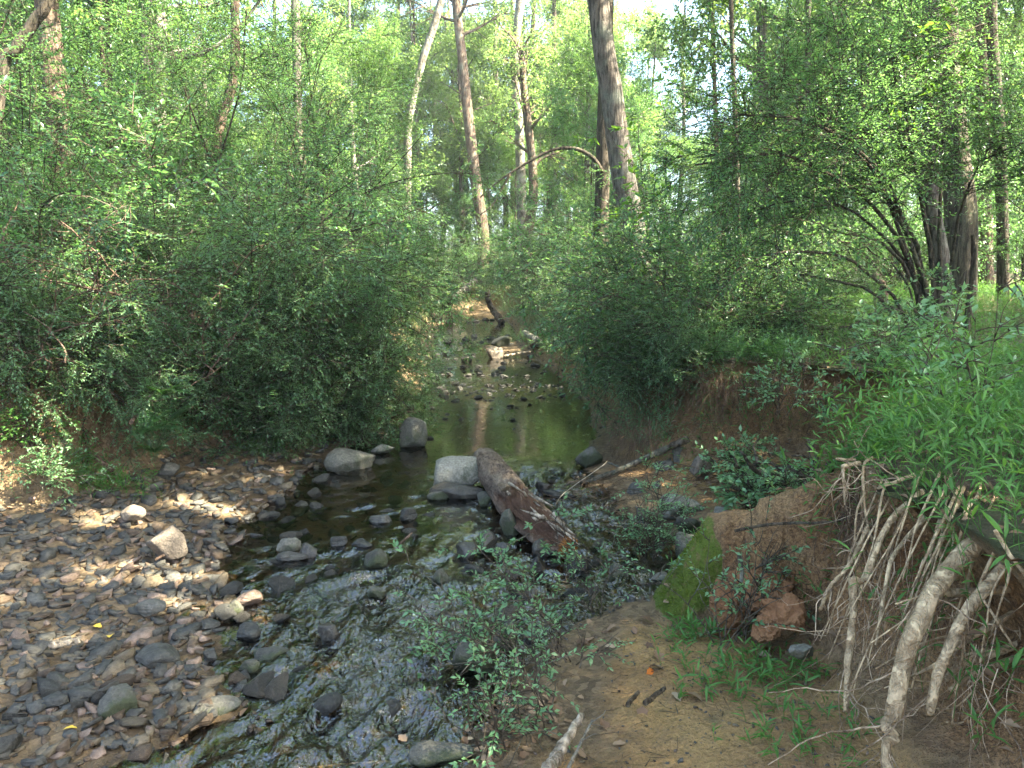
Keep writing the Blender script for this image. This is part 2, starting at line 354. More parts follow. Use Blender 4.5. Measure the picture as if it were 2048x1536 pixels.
def axis(segs):
    out = [segs[0][0]]
    for a, b_, st in segs:
        n = max(1, int(round((b_-a)/st))); out += list(a+(b_-a)*np.arange(1, n+1)/n)
    return np.array(out)
gx = axis([(-260, -60, 25), (-60, -14, 2.3), (-14, -5, .22), (-5, .3, .042), (.3, 3.3, .024), (3.3, 6, .07), (6, 14, .3), (14, 60, 2.3), (60, 260, 25)])
gy = axis([(-60, -8, 6), (-8, 1.2, .35), (1.2, 7.6, .030), (7.6, 13, .07), (13, 24, .16), (24, 45, .35), (45, 80, 1.2), (80, 500, 28)])
X, Y = np.meshgrid(gx, gy)
H, clay, sand, topm, moss, sLip, dland = land(X, Y)
H = np.where(Y > 60, H+(Y-60)*.03, H)
# undercut of the cut bank: the soil between foot and turf is hollowed back, away from the creek
fr = np.clip((H-.25)/.85, 0, 1); uc = np.sin(np.pi*fr)**1.0*.22*sstep(-.5, -.05, sLip)*sstep(.25, .05, sLip)*(1.9*sstep(4.2, 5.4, Y)*sstep(12, 9, Y)+1.5*sstep(3.3, 3.0, Y))
gyv, gxv = np.gradient(H, gy, gx); gl = np.maximum(np.hypot(gxv, gyv), 1e-3)
V = np.stack([X+gxv/gl*uc, Y+gyv/gl*uc, H], -1)
nn = nrm(np.stack([-gxv, -gyv, np.ones_like(H)], -1)); st = sstep(.6, 2.0, gl)*(Y < 14)
dsp = .06*fbm(V*np.array([3.5, 3.5, 5]), 4, 81)+.07*(.5-np.abs(fbm(V*8, 4, 83)))+.035*fbm(V*np.array([2.5, 2.5, 20]), 3, 87)+.03*fbm(V*22, 3, 89)
V = V+nn*(dsp*st*(1-.6*moss)+.012*fbm(V*18, 2, 85)*moss)[..., None]
ny, nx = H.shape; I = np.arange(nx*ny).reshape(ny, nx)
F = np.stack([I[:-1, :-1], I[:-1, 1:], I[1:, 1:], I[1:, :-1]], -1).reshape(-1, 4)
b = NB('ground_soil'); g = b.pos(); ms = b.n('ShaderNodeSeparateColor'); b.l(b.attr('mask', 'Color'), ms.inputs[0])
nA = b.noise(g, 2.2, 6, .65); nB = b.noise(g, 16, 5, .7); nC = b.noise(g, 70, 3, .7)
bed = b.mix(nB, (.09, .06, .03), (.26, .172, .088))
peb = b.vor(g, 26, out='Color'); bed = b.mix(.55, bed, b.mix(b.ramp(peb, [(.2, 0.0), (.8, 1.0)]), (.06, .045, .03), (.27, .19, .11)))
sandc = b.mix(b.ramp(nA, [(.40, 0.0), (.62, 1.0)]), (.33, .205, .082), (.235, .135, .06)); sandc = b.mix(b.ramp(nB, [(.5, 0.0), (.75, .75)]), sandc, (.15, .10, .06))
sandc = b.mix(b.ramp(b.noise(g, 5.5, 5, .75), [(.55, 0.0), (.68, .6)]), sandc, (.085, .075, .04))
sandc = b.mix(.7, sandc, b.ramp(nC, [(.3, .6), (.72, 1.4)]), 'MULTIPLY')
clayc = b.mix(b.ramp(nA, [(.32, 0.0), (.7, 1.0)]), (.20, .105, .046), (.37, .232, .108)); clayc = b.mix(b.ramp(nB, [(.45, 0.0), (.8, .8)]), clayc, (.125, .07, .035))
clayc = b.mix(.9, clayc, b.ramp(nC, [(.3, .45), (.72, 1.55)]), 'MULTIPLY'); clayc = b.mix(b.ramp(b.noise(g, 9, 4, .8, 1.5), [(.47, 0.0), (.5, .8), (.53, 0.0)]), clayc, (.05, .028, .017))
lit = b.mix(nB, (.045, .032, .02), (.13, .09, .055)); lit = b.mix(b.ramp(nA, [(.45, 0.0), (.6, .7)]), lit, (.05, .075, .02))
mossc = b.mix(nC, (.035, .055, .006), (.14, .18, .025)); mossc = b.mix(b.ramp(nB, [(.52, 0.0), (.68, .8)]), mossc, (.16, .10, .045))
c = b.mix(ms.outputs[1], bed, sandc); c = b.mix(ms.outputs[2], c, lit); c = b.mix(ms.outputs[0], c, clayc)
mf = b.ramp(b.math('ADD', b.attr('moss'), b.math('MULTIPLY', b.math('SUBTRACT', nB, .5), .9)), [(.42, 0.0), (.58, 1.0)]); c = b.mix(mf, c, mossc)
sp = b.n('ShaderNodeSeparateXYZ'); b.l(g, sp.inputs[0])
wet = b.ramp(b.math('ADD', sp.outputs[2], b.math('MULTIPLY', b.math('SUBTRACT', nB, .5), .05)), [(.02, 1.0), (.05, 0.0)])
c = b.mix(wet, c, b.mix(1.0, c, (.6, .57, .52), 'MULTIPLY'))
hgt = b.math('ADD', b.math('ADD', b.math('MULTIPLY', nB, .8), b.math('MULTIPLY', nC, .5)), b.math('MULTIPLY', b.vor(g, 26), .35))
M['ground'] = b.done(b.pbr(c, b.math('SUBTRACT', .92, b.math('MULTIPLY', wet, .5)), b.bump(hgt, 1.0, .05), .25))
ground = obj('ground', mesh('ground', V.reshape(-1, 3), F, {'mask': np.stack([clay.ravel(), sand.ravel(), topm.ravel()], -1), 'moss': moss.ravel()}, True), M['ground'],
             label='brown creek bed, sandy shore, red clay banks and woodland floor', cat='ground', kind='structure')

# ------------------------------------------------------------------ the creek's water
wx = axis([(-34, -6, 1.0), (-6, -2.6, .1), (-2.6, 1.4, .025), (1.4, 3, .1)])
wy = axis([(-4, 1.6, .4), (1.6, 8.4, .028), (8.4, 14, .07), (14, 30, .2), (30, 64, .7)])
WX, WY = np.meshgrid(wx, wy)
flow = WX*.55+.5*fbm(P3(WX, WY, 1, .8), 2, 91)      # ripples drawn out along the flow
chop = sstep(8.05, 6.6, WY)*(.35+.65*sstep(-.25, .25, fbm(P3(WX, WY, 2, .75), 2, 93)+.35*sstep(5.4, 4.2, WY)+.25*(WX > -.2)*(WY > 5.6)*(WY < 7.8)))
chop = chop+.30*np.exp(-((WY-12.3)/.9)**2)+.22*np.exp(-((WY-16)/1.2)**2)+.22*np.exp(-((WY-21)/2.0)**2)
chop = chop*(.25+.75*sstep(.0, .55, sdist(WAT_L, WX, WY)))*(1-.6*sstep(4.9, 5.6, WY)*sstep(8, 7.6, WY)*sstep(-.1, -.5, WX))
rap = fbm(P3(WX*1.0, WY*1.0, 0, 1.3), 2, 95)
FX, FY = WX*.92-WY*.39, WX*.39+WY*.92      # across and along the flow
FX = FX+.25*fbm(P3(WX, WY, 7, 1.6), 2, 94)
WZ = .054*chop*(fbm(P3(FX*7.0, FY*3.6, 4), 3, 97)+.7*(1-2*np.abs(fbm(P3(FX*8.5, FY*4.2, 9), 2, 99))))
WZ = WZ+.0012*fbm(P3(WX, WY*1.6, 0, 6), 2, 101)*sstep(30, 10, WY)
ny, nx = WX.shape; I = np.arange(nx*ny).reshape(ny, nx)
WF = np.stack([I[:-1, :-1], I[:-1, 1:], I[1:, 1:], I[1:, :-1]], -1).reshape(-1, 4)
b = NB('creek_water'); g = b.pos(); ch = b.attr('chop')
bm1 = b.noise(b.mapv(g, (1.6, .8, 1)), 20, 2, .5, .6); bm2 = b.noise(b.mapv(g, (.8, 2.2, 1)), 9, 3, .5)
bh = b.math('ADD', b.math('MULTIPLY', bm1, b.math('ADD', b.math('MULTIPLY', ch, .9), .012)), b.math('MULTIPLY', bm2, .05))
nb = b.bump(bh, 1.0, .03)
tr = b.n('ShaderNodeBsdfTransparent'); b.set(tr.inputs[0], (.84, .75, .56))
gl_ = b.n('ShaderNodeBsdfGlossy'); b.set(gl_.inputs[0], (1, 1, 1)); gl_.inputs['Roughness'].default_value = .06; b.l(nb, gl_.inputs['Normal'])
fz = b.n('ShaderNodeFresnel'); fz.inputs[0].default_value = 1.9; b.l(nb, fz.inputs['Normal'])
mx = b.n('ShaderNodeMixShader'); b.l(fz.outputs[0], mx.inputs[0]); b.l(tr.outputs[0], mx.inputs[1]); b.l(gl_.outputs[0], mx.inputs[2])
M['water'] = b.done(mx.outputs[0])
water = obj('creek_water', mesh('creek_water', np.stack([WX, WY, WZ], -1).reshape(-1, 3), WF, {'chop': chop.ravel()}, True), M['water'],
            label='shallow clear creek water, rippled near and smooth far', cat='water', kind='structure')
# ------------------------------------------------------------------ trees
def tree_crown(rng, trunk, tr, h0, R, ntw, nleaf, lsize, nlimb=12, up=.35, droop=.25, wood=True, lw=.55):
    """limbs, branches, twigs and leaves on a trunk polyline (K,3); returns Geo of wood, Geo of leaves"""
    wd, lf = Geo(), Geo(); zmax = trunk[-1, 2]
    K = len(trunk); tt = np.linspace(0, 1, K); zt = (trunk[:, 2]-trunk[0, 2])/(zmax-trunk[0, 2])
    t = np.sort(np.concatenate([rng.uniform(h0, 1, nlimb-2), [.985, 1.0]])); pos = np.stack([np.interp(t, zt, trunk[:, k]) for k in range(3)], -1)
    az = np.arange(nlimb)*2.4+rng.uniform(0, .8, nlimb); rel = (t-h0)/(1-h0)
    d = np.stack([np.cos(az), np.sin(az), up+rel*1.1+rng.normal(0, .15, nlimb)], -1)
    L = R*(1.05-.45*rel)*rng.uniform(.75, 1.2, nlimb)
    limbs = grow(pos, d, L, 9, -.03, .10, rng)
    rr = np.interp(t, zt, tr)*.42
    p, T, u, i = sample_on(limbs, nlimb*7, rng, .25, 1.0)
    br = grow(p, T*.6+perp(T, rng, .3)*.9+np.array([0, 0, .15]), R*.42*rng.uniform(.6, 1.2, len(p)), 7, droop*.4, .12, rng)
    q, T2, u2, i2 = sample_on(br, ntw, rng, .15, 1.0)
    tw = grow(q, T2*.5+perp(T2, rng, .55)*.9, R*.17*rng.uniform(.5, 1.3, ntw)+.15, 4, droop, .14, rng)
    if wood:
        for P, r0, S in ((limbs, rr[:, None]*np.linspace(1, .25, 9), 6), (br, (rr[i]*.32)[:, None]*np.linspace(1, .3, 7), 4)):
            V, F4, F3 = tubes(P, np.maximum(r0, .006), S); wd.add(V, F3, F4)
        sel = tw[:ntw//3, ::3]
        V, F4, F3 = tubes(sel, np.linspace(.006, .003, 2)[None], 3, False); wd.add(V, F3, F4)
    n = ntw*nleaf; p, T, u, i = sample_on(tw, n, rng, .1, 1.0)
    ax = T*.6+perp(T, rng, .5)*.8; ax[:, 2] -= droop
    nr = rng.normal(0, .45, (n, 3))+np.array([0, 0, 1.0])
    clump = rng.uniform(0, 1, ntw)[i]
    V, F, k = leaf_geo(p+rng.normal(0, .04, (n, 3)), ax, nr, lsize*rng.uniform(.6, 1.25, n), lw)
    lf.add(V, F, None, np.repeat(np.clip(.25*clump+.75*rng.uniform(0, 1, n), 0, 1), k))
    return wd, lf
def trunk_mesh(name, path, rad, S=22, sub=46, flare=.5, furrow=.035, seed=0):
    P = catmull(path, sub); z = P[:, 2]-P[0, 2]; t = np.linspace(0, 1, sub); R = np.interp(t, np.linspace(0, 1, len(rad)), rad)
    R = R*(1+flare*np.exp(-z/.35))
    V, F4, F3 = tubes(P[None], R[None], S); n = len(V); a = np.tile(np.arange(S), sub)/S*6.2832; zz = np.repeat(z, S)
    c = np.repeat(P, S, 0); d = fbm(np.stack([np.cos(a)*3.5, np.sin(a)*3.5, zz*1.1], -1), 3, seed)+.9*fbm(np.stack([np.cos(a)*1.1, np.sin(a)*1.1, zz*.45], -1), 2, seed+5)*1.2
    V = c+(V-c)*(1+furrow*2*d)[:, None]
    return mesh(name, V, [F4, F3], smooth=True), P, R

def named_tree(name, px_path, y, r0, r1, mat, label, group, seed, base=None, crown=None, ztop=None, leafmat='leaf_tree', lean=None):
    """a tree whose trunk runs through picture points at distance y; grows on above the picture"""
    rng = np.random.default_rng(seed)
    pts = [aty(px, py, y) for px, py in px_path]
    pts.sort(key=lambda p: p[2])
    b0 = pts[0].copy(); d = (pts[1]-pts[0]); d = d/d[2]; gzb = gz(b0[0], y)
    if b0[2] > gzb: pts = [b0-d*(b0[2]-gzb)*.9*np.array([.4, 1, 1])+np.array([0, 0, -.25])]+pts
    top = pts[-1]; d = pts[-1]-pts[-2]; d = d/d[2]; zt = ztop or 15
    if top[2] < zt-1:
        pts.append(top+d*.7*np.array([1, 1, 1])*(zt-top[2])*.5*np.array([1, 1, 1/.7])); pts.append(pts[-1]+np.array([d[0]*.3, 0, 1])*(zt-pts[-1][2]))
    pts = np.array(pts); root = pts[0].copy(); loc = pts-root
    me, P, R = trunk_mesh('trunk', loc, np.linspace(r0, r1, 6), seed=seed, flare=.22)
    t = obj(name, None, loc=root, label=label, cat='tree', group=group)
    tk = obj('trunk', me, mat, t)
    cr = crown or {}
    h0 = cr.get('h0', .45)
    wd, lf = tree_crown(rng, P, R, h0, cr.get('R', 3.0), cr.get('tw', 520), cr.get('nl', 10), cr.get('ls', .115), cr.get('limbs', 11))
    obj('limbs', wd.mesh('limbs', True), mat, tk); obj('crown', lf.mesh('crown'), M[leafmat], t)
    return t
G = 'tall trees along the creek'
big = named_tree('forest_tree', [(1276, 540), (1262, 440), (1243, 330), (1222, 180), (1197, 0)], 14.0, .25, .165, M['bark_grey'], 'thick grey furrowed trunk leaning left, tallest beside the creek centre', G, 11, crown=dict(h0=.85, R=2.4, tw=500), ztop=19)
named_tree('forest_tree', [(962, 560), (968, 480), (950, 350), (936, 230), (925, 120), (912, 0)], 42.0, .33, .20, M['bark_brown'], 'crooked brown trunk standing over the far bend of the creek', G, 12, crown=dict(h0=.5, R=3.5), ztop=24, leafmat='leaf_far')
named_tree('forest_tree', [(812, 560), (815, 330), (818, 240), (845, 120), (882, 0)], 25.0, .135, .10, M['bark_pale'], 'pale smooth trunk bending to the right high above the left bank', G, 13, crown=dict(h0=.6, R=3.5), ztop=19, leafmat='leaf_far')
named_tree('forest_tree', [(1046, 600), (1040, 300), (1030, 130), (1040, 0)], 35.0, .22, .15, M['bark_pale'], 'slim pale trunk rising through the bright centre leaves', G, 14, crown=dict(h0=.6, R=3.5), ztop=19, leafmat='leaf_far')
named_tree('forest_tree', [(1050, 580), (1053, 480), (1066, 400), (1064, 320), (1050, 200)], 34.0, .24, .13, M['bark_brown'], 'short crooked trunk in a sunlit gap left of the thickest trunk', G, 15, crown=dict(h0=.5, R=2.5), ztop=11, leafmat='leaf_far')
ivy_tree = named_tree('forest_tree', [(1200, 560), (1203, 440), (1206, 330), (1208, 230), (1214, 60)], 15.5, .16, .10, M['bark_dark'], 'slender dark trunk with an arching bough, just left of the thickest trunk', G, 16, crown=dict(h0=.8, R=1.8, tw=300), ztop=13)
# its arching bough over the creek
pb = [aty(*p, 15.3) for p in [(1206, 345), (1185, 315), (1150, 297), (1105, 300), (1060, 322), (1015, 350), (985, 372), (960, 395)]]
V, F4, F3 = tubes(catmull(np.array(pb)-np.array(ivy_tree.location), 24)[None], np.linspace(.045, .012, 24)[None], 8); gg = Geo(); gg.add(V, F3, F4)
pb2 = [aty(*p, 15.3) for p in [(1020, 348), (1005, 375), (985, 410), (960, 430)]]
V, F4, F3 = tubes(catmull(np.array(pb2)-np.array(ivy_tree.location), 12)[None], np.linspace(.03, .01, 12)[None], 6); gg.add(V, F3, F4)
obj('bough', gg.mesh('bough', True), M['bark_dark'], [c_ for c_ in ivy_tree.children if c_.name.startswith('trunk')][0])
named_tree('forest_tree', [(1884, 540), (1862, 400), (1862, 250), (1868, 120), (1862, 0)], 9.6, .10, .085, M['bark_grey'], 'slender grey trunk in front of the massive trunk at right', G, 17, crown=dict(h0=.55, R=3.5, tw=900), ztop=14)
named_tree('forest_tree', [(1918, 560), (1922, 440), (1910, 320), (1897, 180), (1888, 40)], 12.5, .27, .15, M['bark_dark'], 'massive brown trunk behind the arching shrub at right', G, 18, crown=dict(h0=.6, R=4.5, tw=1100), ztop=19)
named_tree('forest_tree', [(1972, 540), (1968, 350), (1965, 0)], 16.0, .14, .11, M['bark_brown'], 'straight brown trunk partly sunlit, right of the massive trunk', G, 19, crown=dict(h0=.6, R=3), ztop=16)
named_tree('forest_tree', [(2006, 540), (2000, 300), (1990, 150), (1982, 0)], 13.0, .095, .075, M['bark_dark'], 'thin dark trunk nearest the right edge', G, 20, crown=dict(h0=.6, R=3), ztop=14)
named_tree('forest_tree', [(128, 560), (122, 420), (112, 200), (92, 0)], 11.5, .17, .14, M['bark_brown'], 'reddish brown trunk half hidden in leaves at the left edge', G, 21, crown=dict(h0=.62, R=3.5), ztop=15)
named_tree('forest_tree', [(415, 560), (420, 400), (437, 260), (468, 150), (470, 0)], 13.5, .105, .06, M['bark_brown'], 'thin forked brown trunk before a patch of sky at left', G, 22, crown=dict(h0=.6, R=2.5), ztop=12)
named_tree('forest_tree', [(300, 560), (302, 330), (295, 150), (290, 0)], 17.0, .15, .12, M['bark_grey'], 'grey trunk behind the left thicket, between two brown ones', G, 23, crown=dict(h0=.6, R=3), ztop=16)
named_tree('forest_tree', [(598, 560), (596, 400), (594, 150), (590, 0)], 19.0, .11, .09, M['bark_grey'], 'thin straight grey trunk above the forked shrub on the left bank', G, 24, crown=dict(h0=.6, R=3), ztop=16, leafmat='leaf_far')
named_tree('forest_tree', [(0, 170), (30, 100), (70, 40), (110, -40)], 9.0, .07, .05, M['bark_dark'], 'leaning brown trunk cut by the top left corner', G, 25, crown=dict(h0=.6, R=3), ztop=10)

for i, (px, y, r, lb) in enumerate([(1480, 15.0, .05, 'slim straight trunk seen through the arching stems, leftmost'), (1612, 18.0, .07, 'slim straight trunk in the sunlit grass under the arch'), (1690, 20.0, .08, 'straight trunk in the sunlit background under the arch'), (1800, 19.0, .07, 'slim trunk between the arching stems'), (1530, 21.0, .08, 'pale straight trunk far behind the arch'), (1440, 19.0, .06, 'slim straight trunk behind the right mounds')]):
    dx = (i*37 % 23)-11; named_tree('slender_tree', [(px, 560), (px+dx*.4, 400), (px+dx, 200), (px+dx*1.6, 20)], y, r, r*.7, M[('bark_dark', 'bark_grey', 'bark_brown')[i % 3]], lb, 'slender trunks on the right bank', 1100+i, crown=dict(h0=.6, R=1.8, tw=160, limbs=7), ztop=11)
# wood behind: a few kinds, copied
def make_tree(name, seed, H_, r, h0, R, ntw, nl, ls, mat, leafmat, crook=.25, limbs=12, droop=.25):
    rng = np.random.default_rng(seed); n = 6
    path = np.stack([rng.normal(0, crook, n).cumsum()*.5, rng.normal(0, crook, n).cumsum()*.5, np.linspace(0, H_, n)], -1); path[0, :2] = 0
    me, P, Rr = trunk_mesh('trunk', path, np.linspace(r, r*.25, 6), S=12, sub=26, seed=seed)
    t = obj(name, None, label='tree', cat='tree'); tk = obj('trunk', me, mat, t)
    wd, lf = tree_crown(rng, P, Rr, h0, R, ntw, nl, ls, limbs, droop=droop)
    obj('limbs', wd.mesh('limbs', True), mat, tk); obj('crown', lf.mesh('crown'), M[leafmat], t); return t
kinds = [make_tree('woodland_tree', 31, 17, .20, .22, 3.6, 2300, 12, .12, M['bark_brown'], 'leaf_far'),
         make_tree('woodland_tree', 32, 14, .15, .16, 3.2, 2200, 12, .11, M['bark_grey'], 'leaf_far'),
         make_tree('woodland_tree', 33, 19, .22, .30, 4.0, 2300, 12, .12, M['bark_pale'], 'leaf_tree'),
         make_tree('sapling', 34, 7.5, .06, .10, 2.3, 1900, 12, .075, M['bark_dark'], 'leaf_tree', .2, 14),
         make_tree('sapling', 35, 5.5, .045, .08, 1.9, 1700, 12, .065, M['bark_dark'], 'leaf_privet', .2, 14)]
used = [False]*5
def plant(k, x, y, rz, s, label, group, z=None):
    zz = gz(x, y)+(y-60)*.03*(y > 60)-.08 if z is None else z
    if not used[k]:
        o = kinds[k]; used[k] = True; o.location = (x, y, zz); o.rotation_euler = (0, 0, rz); o.scale = (s,)*3; o['label'] = label; o['group'] = group
    else: o = copy_tree(kinds[k], (x, y, zz), rz, s, label, group)
    return o
rng = np.random.default_rng(77)
def creek_x(y): return float(np.interp(y, [0, 12, 20, 30, 36, 42, 48], [-.3, -.2, -.8, -1.6, -2.6, -5.5, -12]))
spots = []
def sector(x, y):
    px = 1024+x/y*FPX
    for lim, w_ in ((170, 'behind the reddish trunk at the left edge'), (440, 'above the left thicket'), (760, 'above the forked privet'), (1000, 'above the creek bend, left of its crooked trunk'), (1240, 'left of the thickest leaning trunk'), (1560, 'right of the thickest leaning trunk'), (1880, 'behind the arching privet'), (9999, 'behind the massive trunk at the right edge')):
        if px < lim: return w_
def far_rows():
    for y0, y1, n, gap in ((17, 27, 16, 6.5), (27, 38, 26, 5.5), (38, 52, 40, -1), (52, 75, 44, -1)):
        c = 0; tr = 0
        while c < n and tr < 4000:
            tr += 1; y = rng.uniform(y0, y1); x = rng.uniform(-.78, .78)*y+creek_x(min(y, 36))*0
            if abs(x-creek_x(min(y, 36))) < gap: continue
            if any((x-a)**2+(y-b_)**2 < (2.3+.02*y)**2 for a, b_ in spots): continue
            if x > -1 and abs(y-(40-.25*(x+2))) < 3.2 and x < 18: continue      # sun reaches the bend here
            if 1.5 < x < 11 and 21 < y < 42 and rng.uniform() < .6: c += .5; continue
            # sky window seen through the left thicket and over the creek
            px = 1024+x/y*FPX
            if 430 < px < 545 and y < 46: continue
            if px < 720 and y > 27 and rng.uniform() < .5: c += 1; continue
            if px > 1330 and y < 38 and rng.uniform() < .2: tr += 1; c += 1; continue
            spots.append((x, y)); c += 1
            kk = int(rng.choice([0, 1, 2], p=[.35, .4, .25])); where = sector(x, y); dd = 'middle' if y < 27 else ('farther' if y < 38 else 'distant'); bk = ('brown', 'grey', 'pale')[kk]
            plant(kk, x, y, rng.uniform(0, 6.28), rng.uniform(.8, 1.15), f'{bk}-barked leafy tree in the {dd} wood {where}', f'{bk} trees of the {dd} wood {where}')
far_rows()
# saplings and understorey between the trunks
for y0, y1, n in ((11.5, 17, 11), (17, 26, 20), (26, 42, 30), (40, 52, 16)):
    c = 0; tr = 0
    while c < n and tr < 3000:
        tr += 1; y = rng.uniform(y0, y1); x = rng.uniform(-.72, .72)*y
        if abs(x-creek_x(y)) < (3.4 if y < 22 else 2.4) and y < 40: continue
        px = 1024+x/y*FPX
        if 440 < px < 540 and y < 34: continue
        if 1150 < px < 1330 and y < 15: continue
        if px > 1330 and y < 15: c += .6; continue
        near = 'near' if y < 17 else ('middle' if y < 26 else ('far' if y < 40 else 'distant'))
        plant(int(rng.choice([3, 4])), x, y, rng.uniform(0, 6.28), rng.uniform(.7, 1.15), f'leafy young sapling in the {near} undergrowth {sector(x, y)}', f'{near} saplings {sector(x, y)}'); c += 1
# taller trees closing the view above the bend, and bushes below them
for px, y, sc1 in [(770, 50, 1.35), (835, 46, 1.25), (880, 56, 1.5), (940, 50, 1.35), (1000, 47, 1.3), (1055, 55, 1.5), (1110, 48, 1.3), (1160, 42, 1.2), (700, 44, 1.2), (905, 62, 1.6), (1030, 63, 1.6), (640, 52, 1.4), (560, 50, 1.3), (800, 60, 1.6), (1150, 60, 1.6)]:
    x = (px-1024)/FPX*y; kk = int(rng.integers(0, 2)); bk = ('brown', 'grey')[kk]; plant(kk, x, y, rng.uniform(0, 6.28), sc1, f'tall {bk}-barked tree at the back {sector(x, y)}', f'tall {bk} trees at the back {sector(x, y)}')
for px, y in [(620, 46), (700, 50), (760, 45), (820, 52), (880, 47), (930, 53), (985, 44), (1030, 50), (1080, 45), (1130, 52), (1190, 46), (1250, 50), (1330, 46), (1400, 52)]:
    x = (px-1024)/FPX*y; plant(3 if px % 20 else 4, x, y, rng.uniform(0, 6.28), rng.uniform(1.0, 1.4), f'bushy sapling at the back {sector(x, y)}', f'bushy saplings at the back {sector(x, y)}')
# ------------------------------------------------------------------ shrubs
def shrub_from(rng, stems, srad, nb, ntw, nleaf, lsize, bl=.5, tl=.35, droop=.9, flat=.6, bt0=.25, bpull=None, brad=.32):
    """stems (N,K,3) -> Geo branches, Geo leaves"""
    wd, lf = Geo(), Geo(); N, K, _ = stems.shape
    p, T, u, i = sample_on(stems, nb, rng, bt0, 1.0); slen = np.linalg.norm(np.diff(stems, axis=1), axis=-1).sum(1)[i]
    d = T*.55+perp(T, rng, .2)*.85+np.array([0, 0, .12])
    br = grow(p, d, slen*bl*(1.1-.6*u)*rng.uniform(.6, 1.25, nb)+.1, 8, droop*.55, .12, rng, bpull)
    q, T2, u2, i2 = sample_on(br, ntw, rng, .1, 1.0)
    tw = grow(q, T2*.65+perp(T2, rng, flat)*.8, tl*rng.uniform(.45, 1.3, ntw), 5, droop, .12, rng, bpull)
    rb = np.maximum(srad[i]*brad*(1.15-u), .0035)
    V, F4, F3 = tubes(br, rb[:, None]*np.linspace(1, .35, 8), 4); wd.add(V, F3, F4)
    V, F4, F3 = tubes(tw[:, ::2], np.linspace(.0034, .0016, 3)[None]*min(1.5, max(.5, lsize/.035)), 3, False); wd.add(V, F3, F4)
    # opposite leaves along the twigs
    n = nleaf; t = np.repeat(np.linspace(.12, 1, (n+1)//2), 2)[:n]; f = t*4; k = np.minimum(f.astype(int), 3); f = (f-k)[:, None]
    p = tw[:, k]*(1-f)+tw[:, k+1]*f; T = nrm(tw[:, k+1]-tw[:, k]); p = p.reshape(-1, 3); T = T.reshape(-1, 3); m = len(p)
    sidev = nrm(np.cross(T, np.array([0, 0, 1.])+rng.normal(0, .35, (m, 3)))); sg = np.tile(np.where(np.arange(n) % 2, 1, -1), ntw)[:, None]
    ax = T*.75+sidev*sg*.8+rng.normal(0, .22, (m, 3)); nr = np.array([0, 0, 1.])+rng.normal(0, .38, (m, 3))
    keep = rng.uniform(0, 1, m) < .88
    clump = np.repeat(rng.uniform(0, 1, ntw), n)
    V, F, kk = leaf_geo(p[keep], ax[keep], nr[keep], lsize*rng.uniform(.6, 1.25, keep.sum()), .46)
    lf.add(V, F, None, np.repeat(np.clip(.6*clump[keep]**1.3+.4*rng.uniform(0, 1, keep.sum()), 0, 1), kk))
    return wd, lf
def make_shrub(name, seed, nst, Ls, spread, r, nb, ntw, nleaf, lsize, leafmat, woodmat, lean=(0, 0), **kw):
    rng = np.random.default_rng(seed); a = rng.uniform(0, 6.28, nst); rad = rng.uniform(.02, .22, nst)
    P0 = np.stack([rad*np.cos(a), rad*np.sin(a), np.full(nst, -.12)], -1)
    D = np.stack([np.cos(a)*spread*rng.uniform(.3, 1, nst)+lean[0], np.sin(a)*spread*rng.uniform(.3, 1, nst)+lean[1], np.ones(nst)], -1)
    L = Ls*rng.uniform(.65, 1.1, nst); st = grow(P0, D, L, 14, kw.pop('sg', .16), .07, rng)
    sr = r*rng.uniform(.55, 1.1, nst)
    t = obj(name, None, label='shrub', cat='shrub')
    for i in range(nst):
        V, F4, F3 = tubes(st[i:i+1], sr[i]*np.linspace(1, .22, 14)[None], 7); obj('stem', mesh('stem', V, [F4, F3], smooth=True), woodmat, t)
    wd, lf = shrub_from(rng, st, sr, nb, ntw, nleaf, lsize, **kw)
    obj('branches', wd.mesh('branches', True), woodmat, t); obj('foliage', lf.mesh('foliage'), M[leafmat], t)
    return t
# kinds of privet: tall dome, broad dome, low hanging mound, far bushy mound
SK = {
 'tall': make_shrub('privet_shrub', 51, 8, 4.4, .55, .030, 95, 1650, 18, .040, 'leaf_privet', M['stem_dark'], bl=.42, tl=.42, droop=.55),
 'broad': make_shrub('privet_shrub', 52, 10, 3.4, 1.1, .022, 95, 1650, 18, .038, 'leaf_privet', M['stem_dark'], bl=.45, tl=.40, droop=.7, sg=.3),
 'mound': make_shrub('privet_shrub', 53, 12, 2.2, 1.5, .014, 90, 1500, 18, .036, 'leaf_dark', M['stem_dark'], bl=.45, tl=.33, droop=.9, sg=.55, bt0=.1),
 'airy': make_shrub('leafy_shrub', 55, 9, 2.6, 1.1, .016, 70, 620, 12, .065, 'leaf_privet', M['twig'], bl=.5, tl=.40, droop=.6, sg=.35, bt0=.15),
 'low': make_shrub('privet_shrub', 54, 11, 1.3, 1.6, .009, 80, 1300, 16, .030, 'leaf_dark', M['stem_dark'], bl=.5, tl=.26, droop=.9, sg=.8, bt0=.05),
}
s_used = {}
def shrub(kind, x, y, rz, s, label, group=None, z=None, tilt=(0, 0), cat='shrub'):
    zz = gz(x, y) if z is None else z
    if kind not in s_used:
        o = SK[kind]; s_used[kind] = 1; o.location = (x, y, zz); o.rotation_euler = (tilt[0], tilt[1], rz); o.scale = s if hasattr(s, '__len__') else (s,)*3; o['label'] = label
        if group: o['group'] = group
    else: o = copy_tree(SK[kind], (x, y, zz), rz, s, label, group, rot=(tilt[0], tilt[1], rz))
    return o
GL, GR = 'privet shrubs on the left bank', 'privet shrubs on the right bank'
